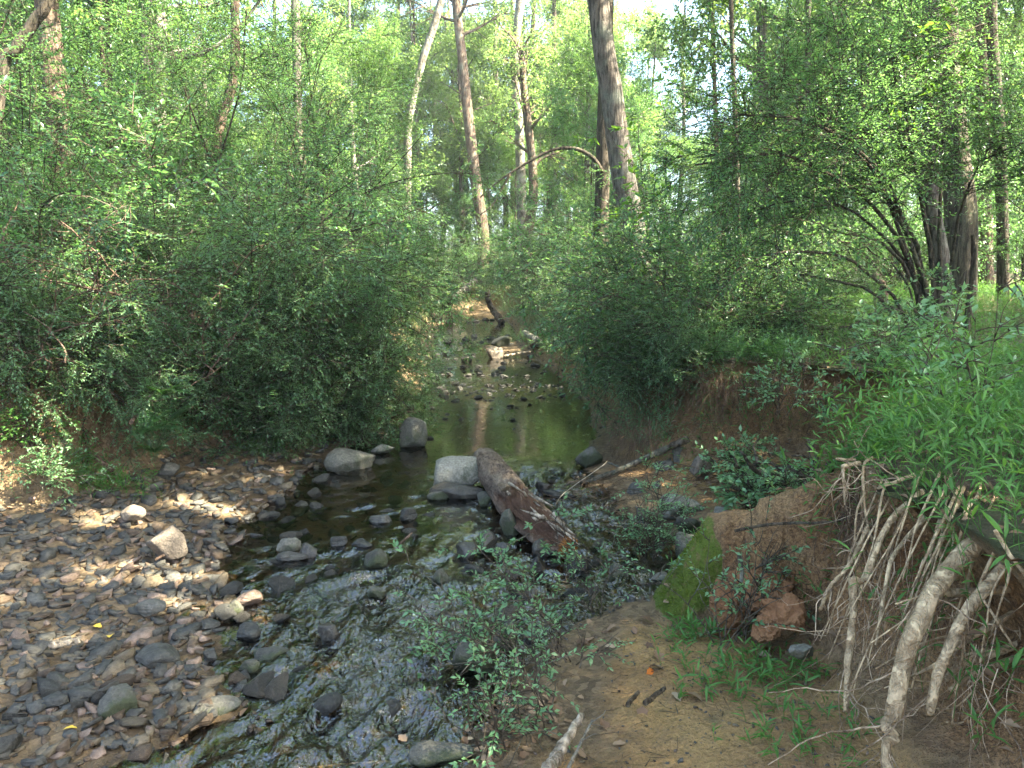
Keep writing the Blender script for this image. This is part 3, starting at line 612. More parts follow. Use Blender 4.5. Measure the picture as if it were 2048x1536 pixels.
# left bank: overhanging mounds at the water, domes behind them
for i, (k, x, y, rz, s, lb) in enumerate([
  ('mound', -2.75, 9.4, .3, 1.0, 'dark privet mound hanging over the gravel bar and pool edge'),
  ('mound', -2.75, 11.2, 2.1, 1.0, 'dark privet mound trailing to the water beside the smooth pool'),
  ('mound', -3.3, 13.2, 4.0, 1.05, 'dark privet mound on the left bank before the far riffles'),
  ('mound', -3.1, 9.0, 1.2, 1.15, 'wide dark privet mound below the forked shrub'),
  ('mound', -4.2, 8.0, 5.2, 1.0, 'dark privet mound above the ferns on the left bank'),
  ('mound', -5.0, 6.9, 3.3, .95, 'dark privet mound low at the left edge'),
  ('low', -3.25, 7.95, .6, .9, 'low privet bush at the foot of the left bank'),
  ('low', -2.35, 8.75, 2.6, .85, 'low privet bush trailing onto wet stones at the left shore'),
  ('low', -2.15, 9.9, 1.6, .9, 'low privet bush dipping into the pool at left'),
  ('low', -4.6, 6.05, 4.4, .8, 'low sunlit bush on the red soil at the left edge'),
  ('mound', -3.6, 8.2, 4.6, .85, 'dark privet mound drooping over the ferns'),
  ('mound', -2.45, 8.75, .9, .9, 'dark privet mound reaching down to the wet stones'),
  ('mound', -3.3, 8.0, 2.3, .8, 'dark privet mound hugging the bank corner'),
  ('low', -2.85, 8.35, 5.5, 1.0, 'low privet bush hiding the bank behind the stones'),
  ('low', -3.55, 7.5, 3.6, .7, 'low bush over the shaded bank corner'),
  ('low', -4.6, 6.9, 2.0, .9, 'low bush above the red soil at left'),
  ('low', -3.95, 6.7, .9, .75, 'low bush on the left bank beside the leaning dead branch'),
  ('broad', -3.7, 10.6, .0, 1.05, 'broad privet dome behind the mounds at left'),
  ('broad', -5.6, 9.3, 2.0, 1.0, 'broad privet dome with bare tangled twigs before it'),
  ('broad', -3.9, 14.8, 4.1, 1.0, 'broad privet dome overhanging the far left shore'),
  ('tall', -3.6, 12.8, 1.0, 1.12, 'tall airy privet with a forked trunk on the left bank'),
  ('tall', -5.2, 12.2, 3.0, 1.1, 'tall privet left of the forked one'),
  ('tall', -7.4, 10.4, 5.0, 1.1, 'tall privet crowding the left edge'),
  ('tall', -6.6, 8.6, .7, 1.0, 'tall privet in front at the left edge'),
  ('tall', -8.3, 13.5, 2.2, 1.2, 'tall privet deep in the left thicket'),
  ('tall', -4.3, 16.5, 4.4, 1.15, 'tall privet behind the forked one'),
  ('broad', -4.3, 18.5, .4, 1.0, 'privet dome on the left shore by the second riffle'),
  ('mound', -3.8, 16.4, 3.0, 1.0, 'privet mound on the left shore opposite the square boulder'),
  ('broad', -5.0, 23.0, 1.4, 1.1, 'privet dome on the left shore near the leaning dead log'),
  ('airy', -2.7, 8.35, .4, .7, 'larger-leaved shrub drooping over the corner of the gravel bar'),
  ('airy', -4.6, 7.5, 2.4, .8, 'larger-leaved shrub left of the ferns'),
  ('airy', -2.5, 10.3, 4.4, .9, 'larger-leaved shrub leaning over the left pool edge'),
  ('airy', -5.6, 7.9, 1.4, 1.0, 'larger-leaved shrub at the left edge'),
  ('airy', -4.0, 9.4, 5.4, 1.2, 'larger-leaved shrub in the middle of the left thicket'),
  ('low', -2.7, 12.3, .7, 1.0, 'low bush on the left shore beyond the pool'),
  ('low', -2.85, 14.3, 2.7, 1.1, 'low bush on the left shore at the first shoal'),
  ('mound', -3.7, 19.8, 4.7, .9, 'privet mound on the left shore past the second shoal'),
  ('mound', -4.2, 24.5, 1.7, 1.0, 'privet mound on the left shore at the far shallows'),
  ('mound', -5.0, 31.5, 3.7, 1.2, 'privet mound on the left shore beside the leaning dead log'),
  ('mound', -4.6, 27.5, 5.0, 1.2, 'privet mound narrowing the creek at its far bend'),
 ]):
    shrub(k, x, y, rz, s, lb, GL)
for i, (k, x, y, rz, s, lb) in enumerate([
  ('mound', 2.35, 9.3, 0, 1.0, 'privet mound arching over the right edge of the pool'),
  ('mound', 2.55, 11.2, 2.4, 1.05, 'privet mound hanging over the creek right of the riffle'),
  ('mound', 2.9, 13.4, 4.2, 1.05, 'privet mound on the right shore by the white stick'),
  ('low', 1.5, 8.3, 1.1, .9, 'low privet bush trailing roots over the dark right bank'),
  ('low', 1.6, 9.8, 3.1, .75, 'low privet bush dipping into the pool at right'),
  ('broad', 3.2, 15.8, .8, 1.0, 'privet dome below the slender dark trunk'),
  ('low', 2.6, 7.9, 2.9, .6, 'small privet mound on top of the cut bank'),
  ('broad', 2.7, 19.2, 3.7, 1.0, 'privet dome on the far right shore above the boulders'),
  ('broad', 2.4, 24.5, 5.9, 1.1, 'privet dome at the far bend on the right'),
  ('mound', 1.5, 29.0, 1.0, 1.3, 'privet mound closing the view down the creek'),
  ('airy', 1.95, 8.9, 2.2, .9, 'larger-leaved shrub hanging over the dark right bank'),
  ('airy', 2.3, 10.6, .2, 1.0, 'larger-leaved shrub right of the pool'),
  ('low', 1.5, 7.5, 4.4, .75, 'low bush draping the dark undercut bank by the pool'),
  ('mound', 2.0, 7.75, 2.0, .6, 'small privet mound on the turf above the dark undercut'),
  ('airy', 1.75, 7.9, 5.0, .6, 'larger-leaved bush overhanging the dark undercut'),
  ('low', 2.1, 14.6, .5, 1.2, 'low bush on the right shore by the dark stones'),
  ('low', 1.95, 16.8, 2.5, 1.3, 'low bush on the right shore opposite the second shoal'),
  ('mound', 2.5, 17.8, 1.5, .9, 'privet mound on the right shore near the pale log'),
  ('mound', 2.3, 21.5, 3.5, 1.0, 'privet mound on the far right shore above the boulders'),
  ('mound', 1.8, 25.5, 5.5, 1.1, 'privet mound on the far right shore before the leaning trunk'),
  ('mound', 1.8, 31.5, 4.5, 1.4, 'privet mound at the outer right side of the bend'),
  ('mound', -1.0, 38.5, 2.5, 1.7, 'sunlit bush straight ahead where the creek turns'),
  ('broad', -3.5, 44.0, .5, 1.5, 'sunlit dome straight ahead beyond the bend'),
  ('broad', .5, 41.0, 3.5, 1.3, 'sunlit dome right of the bend'),
  ('tall', 8.8, 11.5, 4.0, .9, 'tall thin privet at the right edge'),
  ('broad', 7.0, 14.5, 1.0, .9, 'privet dome behind the massive trunk'),
 ]):
    shrub(k, x, y, rz, s, lb, GR)

# bushes clothing the left bank down to the stones
for i, (px, py, k, sc1, lb) in enumerate([(225, 815, 'low', .8, 'low bush drooping above the leaning dead branch'), (400, 800, 'mound', .6, 'drooping bush right of the ferns'), (455, 845, 'low', .8, 'low dark bush above the back stones of the bar'), (520, 850, 'mound', .6, 'drooping dark bush over the back stones'), (585, 862, 'low', .9, 'low dark bush over the shallow inlet'),
     (650, 868, 'mound', .55, 'dark bush touching the inlet water'), (720, 862, 'low', .9, 'low dark bush at the left end of the pool'), (150, 780, 'mound', .6, 'dark bush above the sunlit red soil'), (40, 760, 'mound', .7, 'dark bush over the soil at the left edge'), (480, 770, 'mound', .75, 'dark bush in the middle of the left bank'), (590, 780, 'mound', .75, 'dark bush behind the shallow inlet')]):
    h_ = hit(px, py); shrub(k, h_[0], h_[1]+.12, i*1.7, sc1, lb, GL, z=h_[2]-.03)
# the arching multi-stemmed shrub on the right bank, built stem by stem
rng = np.random.default_rng(61)
yb = 8.2; bz = aty(1862, 690, yb)
paths = [([(1868, 690), (1850, 600), (1800, 440), (1725, 310), (1640, 225)], .040, (0, -.3, -.6, -.9)),
         ([(1855, 690), (1832, 560), (1785, 430), (1738, 260), (1712, 60)], .036, (0, .2, .4, .5)),
         ([(1872, 690), (1868, 560), (1850, 430), (1822, 290), (1780, 90)], .040, (0, .1, .1, .0)),
         ([(1862, 690), (1835, 590), (1770, 490), (1715, 470), (1662, 466)], .030, (0, -.2, -.4, -.5)),
         ([(1850, 690), (1800, 610), (1700, 520), (1580, 500), (1470, 545), (1392, 660)], .026, (0, -.2, -.4, -.6, -.7)),
         ([(1850, 680), (1790, 615), (1690, 655), (1520, 640), (1400, 690), (1320, 720)], .030, (0, -.2, -.4, -.6, -.7)),
         ([(1840, 690), (1750, 590), (1620, 555), (1530, 560), (1440, 640)], .022, (0, .2, .3, .2)),
         ([(1866, 690), (1840, 540), (1760, 350), (1640, 250), (1480, 230)], .034, (0, -.6, -1.0, -1.5)),
         ([(1860, 690), (1820, 520), (1700, 370), (1540, 310), (1390, 330)], .032, (0, -.5, -1.1, -1.6)),
         ([(1866, 690), (1850, 560), (1790, 420), (1690, 330), (1560, 400)], .026, (0, .5, .9, 1.2)),
         ([(1862, 690), (1830, 560), (1730, 440), (1600, 400), (1460, 440)], .026, (0, .3, .6, .9)),
         ([(1872, 690), (1880, 520), (1880, 330), (1850, 150), (1800, 0)], .030, (0, .4, .7, .9)),
         ([(1874, 690), (1896, 560), (1920, 420), (1960, 330), (2040, 290)], .022, (0, -.3, -.6, -.9)),
         ([(1858, 690), (1815, 570), (1735, 500), (1670, 505)], .016, (0, .1, .2)),
        ]
arch = obj('privet_shrub', None, loc=bz, label='large many-stemmed privet arching left over the cut bank', cat='shrub', group=GR)
stems = []; srad = []
for pp, r, dy in paths:
    w3 = np.array([aty(p[0], p[1], yb+([0]+list(dy))[min(i, len(dy))]) for i, p in enumerate(pp)]); w3[0, 2] -= .2
    c = catmull(w3-bz, 14); c[1:] += rng.normal(0, .012, (13, 3)); stems.append(c); srad.append(r)
    V, F4, F3 = tubes(c[None], .78*r*np.linspace(1.1, .3, 14)[None], 8); obj('stem', mesh('stem', V, [F4, F3], smooth=True), M['stem_dark'], arch)
stems = np.array(stems); srad = np.array(srad)
dn = [0, 1, 2, 7, 8, 9, 10, 11, 12]
wd, lf = shrub_from(rng, stems[dn], srad[dn], 270, 4000, 19, .036, bl=.40, tl=.40, droop=.45, bt0=.55)
w2, l2 = shrub_from(rng, stems[[4, 5, 6]], srad[[4, 5, 6]], 60, 420, 18, .036, bl=.3, tl=.35, droop=.5, bt0=.6)
wd.add(np.concatenate(w2.V), np.concatenate(w2.F3), np.concatenate(w2.F4)); lf.add(np.concatenate(l2.V), np.concatenate(l2.F3), None, np.concatenate(l2.A))
obj('branches', wd.mesh('branches', True), M['stem_dark'], arch); obj('foliage', lf.mesh('foliage'), M['leaf_privet'], arch)
# stumpy single stem beside it
sb = aty(1932, 690, 8.0)
st_ = obj('dead_sapling', None, loc=sb, label='bare dark stem on a stub right of the arching shrub', cat='sapling')
c = catmull(np.array([aty(*p, 8.0) for p in [(1930, 700), (1932, 650), (1942, 580), (1947, 520), (1946, 470)]])-sb, 16)
V, F4, F3 = tubes(c[None], np.interp(np.linspace(0, 1, 16), [0, .15, .3, 1], [.06, .055, .033, .02])[None]*(1+.12*np.sin(np.arange(16)*2.1)), 8); obj('stem', mesh('stem', V, [F4, F3], smooth=True), M['stem_dark'], st_)

# bare tangles of dead twigs in the left thicket
def tangle(seed, x, y, z, R, n, label, rz=0.0):
    rng = np.random.default_rng(seed); t = obj('dead_brush', None, loc=(x, y, z), label=label, cat='brush', group='bare dead twigs in the left thicket')
    P0 = rng.normal(0, 1, (n, 3))*np.array([R*.5, .4, R*.25]); P0[:, 2] -= R*.4
    D = rng.normal(0, 1, (n, 3)); D[:, 2] = np.abs(D[:, 2])*1.0+.2
    P = grow(P0, D, R*rng.uniform(.6, 1.6, n), 9, .35, .16, rng); g = Geo(); V, F4, F3 = tubes(P, (rng.uniform(.004, .013, n))[:, None]*np.linspace(1, .4, 9), 4); g.add(V, F3, F4)
    p, T, u, i = sample_on(P, n*5, rng, .2, 1); Q = grow(p, T*.5+perp(T, rng)*.8, R*.35*rng.uniform(.4, 1.2, n*5), 5, .4, .18, rng)
    V, F4, F3 = tubes(Q, np.linspace(.004, .002, 5)[None], 3); g.add(V, F3, F4); obj('twigs', g.mesh('twigs', True), M['twig_dead'], t)
tangle(71, *aty(110, 520, 6.9), .9, 24, 'pinkish dead twig tangle before the reddish trunk')
tangle(72, *aty(330, 570, 7.4), .8, 20, 'bare brown twig tangle in the middle of the left thicket')
tangle(73, *aty(430, 680, 7.5), .6, 26, 'hanging dead twigs above the ferns')
tangle(74, *aty(40, 660, 6.0), .6, 14, 'thin dead twigs at the left edge above red soil')
tangle(75, *aty(230, 640, 7.0), .8, 26, 'dead twigs behind the left mounds')
# ------------------------------------------------------------------ stones
def slate_mesh(seed, K=6, thick=.16, aspect=.65, simple=False):
    """an angular flat flake about 1 long: bevelled top and bottom rim, slightly uneven faces"""
    rng = np.random.default_rng(seed); a = np.sort((np.arange(K)+rng.uniform(-.42, .42, K))*2*math.pi/K); r = rng.uniform(.30, .56, K)
    x = np.cos(a)*r; y = np.sin(a)*r*aspect; th = thick*rng.uniform(.8, 1.2); tl = rng.normal(0, .16, 2)
    rings = []
    for s, z in ((.86, -.5), (1.0, -.2), (.995, .3), (.93, .5)):
        q = s*rng.uniform(.96, 1.03, K); rings.append(np.stack([x*q, y*q, z*th+rng.normal(0, .012, K)+(x*tl[0]+y*tl[1])*(z > 0)], -1))
    if simple: rings = [rings[1], rings[3]]
    nr = len(rings)
    top = np.array([[0, 0, .5*th+rng.normal(0, .02)]]); bot = np.array([[0, 0, -.5*th]])
    V = np.concatenate(rings+[top, bot]); i = np.arange(K); j = (i+1) % K
    F4 = np.concatenate([np.stack([k*K+i, k*K+j, (k+1)*K+j, (k+1)*K+i], -1) for k in range(nr-1)])
    F3 = np.concatenate([np.stack([(nr-1)*K+i, (nr-1)*K+j, 0*i+nr*K], -1), np.stack([j, i, 0*i+nr*K+1], -1)])
    return V, F4, F3
def ico(sub=3):
    import bmesh
    bm = bmesh.new(); bmesh.ops.create_icosphere(bm, subdivisions=sub, radius=1); bm.verts.ensure_lookup_table()
    V = np.array([v.co[:] for v in bm.verts]); F = np.array([[v.index for v in f.verts] for f in bm.faces]); bm.free(); return V, F
ICO = {s: ico(s) for s in (2, 3, 4, 5)}
def rock_geo(seed, sub=4, planes=11, sharp=14.0, rough=.06):
    """angular boulder: a ball cut by many planes, edges worn, face noise"""
    rng = np.random.default_rng(seed); U, F = ICO[sub]; N = nrm(rng.normal(0, 1, (planes, 3))*np.array([1, 1, .9])); d = rng.uniform(.48, .84, planes); sharp = sharp*4
    c = np.maximum(U@N.T, 1e-3)/d; r = (np.sum(c**sharp, 1))**(-1/sharp); r = np.minimum(r, 1.05)
    V = U*r[:, None]; V = V*(1+rough*fbm(V*2.2+seed, 4, seed)+rough*.6*fbm(V*7+seed, 4, seed+3))[:, None]
    return V, F
COLS = ['grey', 'blue', 'tan', 'brown', 'pink']; CW = {'grey': 'grey', 'blue': 'dark bluish', 'tan': 'tan', 'brown': 'brown', 'pink': 'pinkish'}
slates = {}
for s in range(14):
    V, F4, F3 = slate_mesh(100+s, 4+s % 4, [.10, .14, .20, .30][s % 4], [.5, .65, .85][s % 3])
    for cn in COLS:
        me = mesh('slate', V, [F4, F3]); me.materials.append(M['slate_'+cn]); slates[s, cn] = me
def tilt_rot(rng, sd=.16):
    return (rng.normal(.10, sd), rng.normal(-.06, sd), rng.uniform(0, 6.28))
# the gravel bar: biggest stones one by one, the rest as one scatter
rng = np.random.default_rng(200)
n = 26000; cx = rng.uniform(-5.2, .2, n); cyy = 1.9+(10-1.9)*rng.uniform(0, 1, n)**1.25
h, cl, sa, tp, mo, sl, dl = land(cx, cyy, False)
sLw = -sdist(WAT_L, cx, cyy); sF = -sdist(FOOT_L, cx, cyy)
prob = np.where(sLw > 0, 1.0, np.exp(sLw/.22)*.8)*(sF < .12)*(h < .5)
keep = rng.uniform(0, 1, n) < prob; cx, cyy, h, sLw = cx[keep], cyy[keep], h[keep], sLw[keep]
size = .035+.19*rng.beta(1.0, 4.6, len(cx)); size *= np.where(cyy > 6.6, .9, 1)
order = np.argsort(-(size/np.maximum(cyy, 2)))
kept = []
def zone(x, y):
    if y < 3.9: return 'near the bottom left corner'
    if y < 5.2: return 'in the middle of the gravel bar'
    if y < 6.6: return 'on the sun-flecked part of the bar'
    return 'at the back of the bar below the left thicket'
MAXI = 285; cnt = 0; small = []
cell = {}
for i in order:
    x, y, s = cx[i], cyy[i], size[i]
    k = (int(x/.25), int(y/.25)); ok = True
    if cnt < MAXI:
        for a in (-1, 0, 1):
            for b_ in (-1, 0, 1):
                for (x2, y2, s2) in cell.get((k[0]+a, k[1]+b_), ()):
                    if (x-x2)**2+(y-y2)**2 < (.24*(s+s2))**2: ok = False
        if ok:
            wet = sLw[i] < .05
            cn = str(rng.choice(COLS, p=[.30, .36, .08, .20, .06] if wet else [.34, .22, .18, .18, .08]))
            me = slates[int(rng.integers(0, 14)), cn]
            obj('slate_stone', me, None, loc=(x, y, h[i]+s*.10), rot=tilt_rot(rng, .28), scale=(s*1.15, s*1.15, s*rng.uniform(.8, 1.4)),
                label=f'flat {CW[cn]} slate stone {zone(x, y)}', cat='stone', group=f'{CW[cn]} slates {zone(x, y)}')
            cell.setdefault(k, []).append((x, y, s)); cnt += 1; continue
        else: continue
    small.append(i)
def scatter_mesh(idx, xs, ys, zs, sz, rng, nvar=10, K=6, colors=None):
    out = {cn: Geo() for cn in COLS}; vs = [slate_mesh(300+k, 4+k % 3, [.14, .22, .34][k % 3], .65, True) for k in range(nvar)]
    ci = rng.choice(len(COLS), len(idx), p=[.36, .2, .17, .16, .11]); vi = rng.integers(0, nvar, len(idx))
    for c_ in range(len(COLS)):
        for v_ in range(nvar):
            m = (ci == c_) & (vi == v_)
            if not m.any(): continue
            V, F4, F3 = vs[v_]; N = m.sum(); a = rng.uniform(0, 6.28, N); s = sz[m][:, None]; P = V[None]*np.stack([s*1.2, s*1.2, s*1.3], -1)
            tx, ty = rng.normal(.1, .22, N)[:, None], rng.normal(-.06, .22, N)[:, None]
            x, y, z = P[..., 0], P[..., 1], P[..., 2]; z = z+x*ty+y*tx; ca, sa_ = np.cos(a)[:, None], np.sin(a)[:, None]
            Q = np.stack([x*ca-y*sa_+xs[m][:, None], x*sa_+y*ca+ys[m][:, None], z+zs[m][:, None]], -1)
            off = (np.arange(N)*len(V))[:, None, None]
            out[COLS[c_]].add(Q.reshape(-1, 3), (F3[None]+off).reshape(-1, 3), (F4[None]+off).reshape(-1, 4))
    return out
small = np.array(small)[:7000]
sc_ = scatter_mesh(small, cx[small], cyy[small], h[small]+size[small]*.06, size[small]*.9, rng)
gr = obj('gravel', None, label='mass of small slate pebbles filling the gravel bar', cat='gravel', kind='stuff')
for cn in COLS: obj('pebbles', sc_[cn].mesh('pebbles'), M['slate_'+cn], gr, kind='stuff')

# boulders one by one: centre px, width, height, distance from the waterline height, material, label
def boulder(px, py, wpx, hpx, z, mat, label, seed, depth=.8, rz=0.0, name='boulder', sub=4, sink=.3, tilt=(0, 0), sharp=14, planes=11, cat='boulder', group=None):
    p = atz(px, py+hpx*.5, z); sc1 = np.linalg.norm(p-np.array([0, 0, CAM_Z]))/FPX; wv = wpx*sc1*.5; hv = hpx*sc1*.5
    V, F = rock_geo(seed, sub, planes, sharp); ext = np.abs(V).max(0); V = V/ext
    me = mesh('boulder', V*np.array([wv, wv*depth, hv*(1+sink)]), F, smooth=True)
    return obj(name, me, mat, loc=(p[0], p[1]+wv*depth*.75, z+hv*(1-sink)), rot=(tilt[0], tilt[1], rz), label=label, cat=cat, group=group)
boulder(320, 1092, 82, 62, .07, M['rock_brown'], 'rounded brown boulder alone on the gravel bar', 401, .8, .2, tilt=(0, .25))
boulder(825, 866, 58, 62, .0, M['rock_pale'], 'upright pale boulder at the left edge of the pool', 402, .7, .1, tilt=(0, .12), sharp=20, planes=9)
boulder(918, 948, 118, 58, .04, M['rock_pale'], 'big flat-topped pale boulder beside the rotten log', 403, .75, .15, sharp=18, planes=9)
boulder(925, 988, 140, 34, -.02, M['rock_dark'], 'wet dark slab under the big pale boulder', 404, .6, .05, sharp=22)
boulder(880, 993, 55, 26, -.02, M['rock_moss'], 'small mossy wedge at the water below the big pale boulder', 405, .6)
boulder(972, 998, 38, 32, .0, M['rock_moss'], 'small mossy stone touching the rotten log', 406, .7)
boulder(697, 921, 106, 46, .0, M['rock_pale'], 'long low pale boulder on the pebbly shore', 407, .6, .45, sharp=18)
boulder(765, 899, 50, 20, .0, M['rock_pale'], 'small pale boulder between the long one and the upright one', 408, .7, .1)
boulder(1020, 1047, 42, 54, .0, M['rock_moss'], 'mossy block propped against the rotten log', 409, .8, .2, sharp=22, planes=8)
boulder(968, 1087, 50, 44, .0, M['rock_dark'], 'rounded dark boulder below the mossy block', 410, .9)
boulder(930, 1100, 50, 38, -.02, M['rock_dark'], 'brown wet boulder left of the rounded dark one', 411, .9)
boulder(1003, 1100, 40, 28, -.01, M['rock_dark'], 'small dark stone between boulders near the log', 412, .9)
boulder(1090, 1100, 52, 34, -.01, M['rock_dark'], 'dark smooth boulder under the log end', 413, .9)
boulder(1075, 1130, 44, 44, -.02, M['rock_dark'], 'dark jagged boulder below the log end', 414, .9, .6)
boulder(1030, 1150, 36, 26, -.01, M['rock_dark'], 'light-topped wet stone in the riffle centre', 415, .9)
boulder(1160, 1130, 60, 40, -.03, M['rock_dark'], 'broad dark boulder right of the log end', 416, .8)
boulder(1235, 1155, 56, 44, -.03, M['rock_moss'], 'mossy boulder in still water before the leafy bush', 417, .8)
boulder(1062, 1195, 30, 26, -.02, M['rock_dark'], 'round black stone in the right riffle', 418, .9)
boulder(1262, 1205, 26, 34, -.02, M['slate_grey'], 'small upright grey stone with water running past', 419, .8)
boulder(1322, 1155, 34, 22, .02, M['rock_pale'], 'small white stone by the mossy spur', 420, .8)
boulder(1375, 1095, 62, 48, .02, M['rock_pale'], 'bright whitish boulder behind the mossy spur', 421, .8, .3, tilt=(0, .3))
boulder(1362, 1012, 100, 46, .05, M['rock_pale'], 'long pale mossy boulder in the right alcove', 422, .6, -.1)
boulder(1385, 1052, 60, 38, .05, M['rock_moss'], 'mossy boulder half hidden in ground cover', 423, .8)
boulder(1447, 1028, 40, 26, .14, M['rock_pale'], 'grey rounded stone beside the ground cover', 424, .8)
boulder(1440, 1048, 40, 20, .12, M['slate_grey'], 'low flat grey stone beside the ground cover', 425, .8)
boulder(1408, 936, 60, 44, .15, M['rock_brown'], 'pale brown boulder under the cut bank', 426, .8, .2)
boulder(1360, 916, 38, 44, .12, M['slate_grey'], 'upright grey boulder under the cut bank', 427, .8, .6)
boulder(1332, 936, 42, 26, .1, M['slate_grey'], 'grey boulder behind the fallen branch', 428, .8)
boulder(1270, 982, 38, 28, .04, M['slate_grey'], 'grey boulder among twigs in front of the fallen branch', 429, .8)
boulder(1317, 975, 26, 24, .06, M['rock_pale'], 'small pale stone in front of the fallen branch', 430, .8)
boulder(1180, 918, 62, 48, .0, M['rock_moss'], 'dark mossy boulder at the right edge of the pool', 431, .8, .2)
boulder(1085, 975, 40, 20, .0, M['rock_dark'], 'wet stone right of the rotten log', 432, .8)
boulder(1108, 990, 44, 16, -.01, M['slate_blue'], 'flat bluish stone right of the rotten log', 433, .8)
boulder(302, 1322, 76, 36, .03, M['slate_blue'], 'large flat dark slate slab at the water edge', 434, .9, .3, sharp=24, planes=9, tilt=(.25, .1))
boulder(420, 1436, 92, 34, -.02, M['rock_moss'], 'dark mossy boulder in the shallows at bottom left', 435, .8)
boulder(540, 1320, 84, 36, -.03, M['rock_moss'], 'low dark mossy boulder in the riffle', 436, .7)
boulder(494, 1343, 48, 36, -.02, M['rock_moss'], 'small round mossy boulder beside the low one', 437, .8)
boulder(232, 1416, 74, 44, .03, M['rock_moss'], 'squarish greenish boulder among slates at bottom left', 438, .8, .5, sharp=22)
boulder(945, 1322, 92, 80, -.02, M['rock_moss'], 'large mossy block standing in the near riffle', 439, .8, .15, sharp=22, planes=8)
boulder(1012, 1285, 56, 56, -.02, M['rock_moss'], 'rounded dark boulder behind the large mossy block', 440, .9)
boulder(747, 1126, 52, 42, -.02, M['rock_moss'], 'dark wet boulder with a leaf on it in the riffle', 441, .9)
boulder(755, 1190, 42, 30, -.02, M['rock_moss'], 'small mossy boulder with a pale top in the riffle', 442, .9)
boulder(878, 1160, 52, 34, -.02, M['rock_moss'], 'dark mossy boulder behind the leafy sprigs', 443, .8)
boulder(655, 1268, 42, 36, -.02, M['rock_dark'], 'dark boulder alone in the wide riffle', 444, .8)
boulder(762, 1040, 52, 26, -.02, M['slate_blue'], 'dark flat-topped stone in a row across the riffle', 445, .8)
boulder(812, 1035, 44, 32, -.02, M['slate_blue'], 'blocky dark stone in a row across the riffle', 446, .8, .2, sharp=22)
boulder(676, 1088, 34, 26, -.02, M['slate_blue'], 'rounded bluish stone at the head of the riffle', 447, .8)
boulder(720, 1092, 46, 20, -.02, M['slate_blue'], 'low bluish stone at the head of the riffle', 448, .8)
boulder(576, 1092, 50, 30, .0, M['rock_pale'], 'pale smooth boulder at the left side of the riffle', 449, .6, .3)
boulder(612, 1105, 40, 40, -.02, M['rock_dark'], 'dark boulder touching the pale smooth one', 450, .8)
boulder(580, 1118, 60, 22, -.01, M['slate_blue'], 'dark slanting slab in front of the pale smooth boulder', 451, .6)
boulder(468, 1222, 30, 36, .0, M['rock_moss'], 'upright greenish stone in the sun patch by the water', 452, .8)
boulder(490, 1200, 56, 24, .02, M['slate_pink'], 'flat pinkish slab in the sun patch by the water', 453, .8, -.3, sharp=24)
boulder(409, 1255, 44, 20, .01, M['slate_blue'], 'small wet block with a greenish top', 454, .8, sharp=24)
boulder(488, 1272, 50, 26, -.01, M['slate_blue'], 'bluish flat stone standing in the shallows', 455, .8)
boulder(416, 1312, 30, 28, .0, M['slate_blue'], 'small pointed bluish stone in the shallows', 456, .8)
boulder(295, 1222, 54, 26, .05, M['slate_grey'], 'long grey slate block on the gravel bar', 457, .7, .1, sharp=24)
boulder(330, 938, 44, 24, .14, M['slate_grey'], 'greenish grey boulder at the foot of the left bank', 458, .8, sharp=22)
boulder(250, 1030, 52, 22, .12, M['rock_brown'], 'tan boulder lying in the sun patch', 459, .8)
boulder(990, 704, 36, 28, .0, M['rock_brown'], 'square brown boulder far up the creek', 460, .8)
boulder(1003, 684, 44, 22, .02, M['rock_moss'], 'dark boulder behind the square one far up the creek', 461, .8)
boulder(1018, 690, 26, 8, .02, M['slate_grey'], 'white flat stone leaning on the far dark boulder', 462, .8)
boulder(930, 718, 28, 14, -.01, M['rock_dark'], 'dark rounded stone in the far water', 463, .8)
boulder(1060, 1280, 40, 20, -.01, M['rock_dark'], 'dark stone under sprigs by the sandy shore', 464, .8)
boulder(780, 1432, 54, 26, -.02, M['rock_dark'], 'dark angular stone in the near riffle, bottom centre', 465, .8, .4)
boulder(740, 1470, 40, 18, -.02, M['rock_dark'], 'low dark stone in the near riffle, bottom centre', 466, .8)
boulder(880, 1520, 120, 30, .0, M['rock_moss'], 'broad mossy slab at the bottom edge', 467, .6)
boulder(1615, 1305, 60, 26, .30, M['rock_pale'], 'flat greenish stone below the hanging roots', 468, .7, .5)

# wet stones scattered through the riffle and the far creek
wets = []
for k in range(10):
    V, F = rock_geo(500+k, 4, 8, 16, .05); V = V*np.array([1, .78, .48]); me = mesh('stone', V, F, smooth=True); me.materials.append(M['rock_dark'] if k % 2 else M['slate_blue']); wets.append(me)
rng = np.random.default_rng(520); c = 0
while c < 190:
    y = rng.uniform(2.9, 7.4); x = rng.uniform(-2, 1.0); hh, *_r, d_ = land(np.array([x]), np.array([y]), False); d_ = d_[0]
    if d_ > -.05: continue
    s = rng.uniform(.03, .09)
    side = 'near' if y < 4.4 else ('middle' if y < 5.8 else 'upper'); kx = rng.integers(0, 10)
    obj('wet_stone', wets[kx], None, loc=(x, y, hh[0]+s*.62), rot=tilt_rot(rng, .3), scale=s*rng.uniform(.8, 1.3), label=f'small {"dark" if kx % 2 else "bluish"} wet stone in the {side} riffle', cat='stone', group=f'small {"dark" if kx % 2 else "bluish"} stones in the {side} riffle'); c += 1
far = Geo(); c = 0
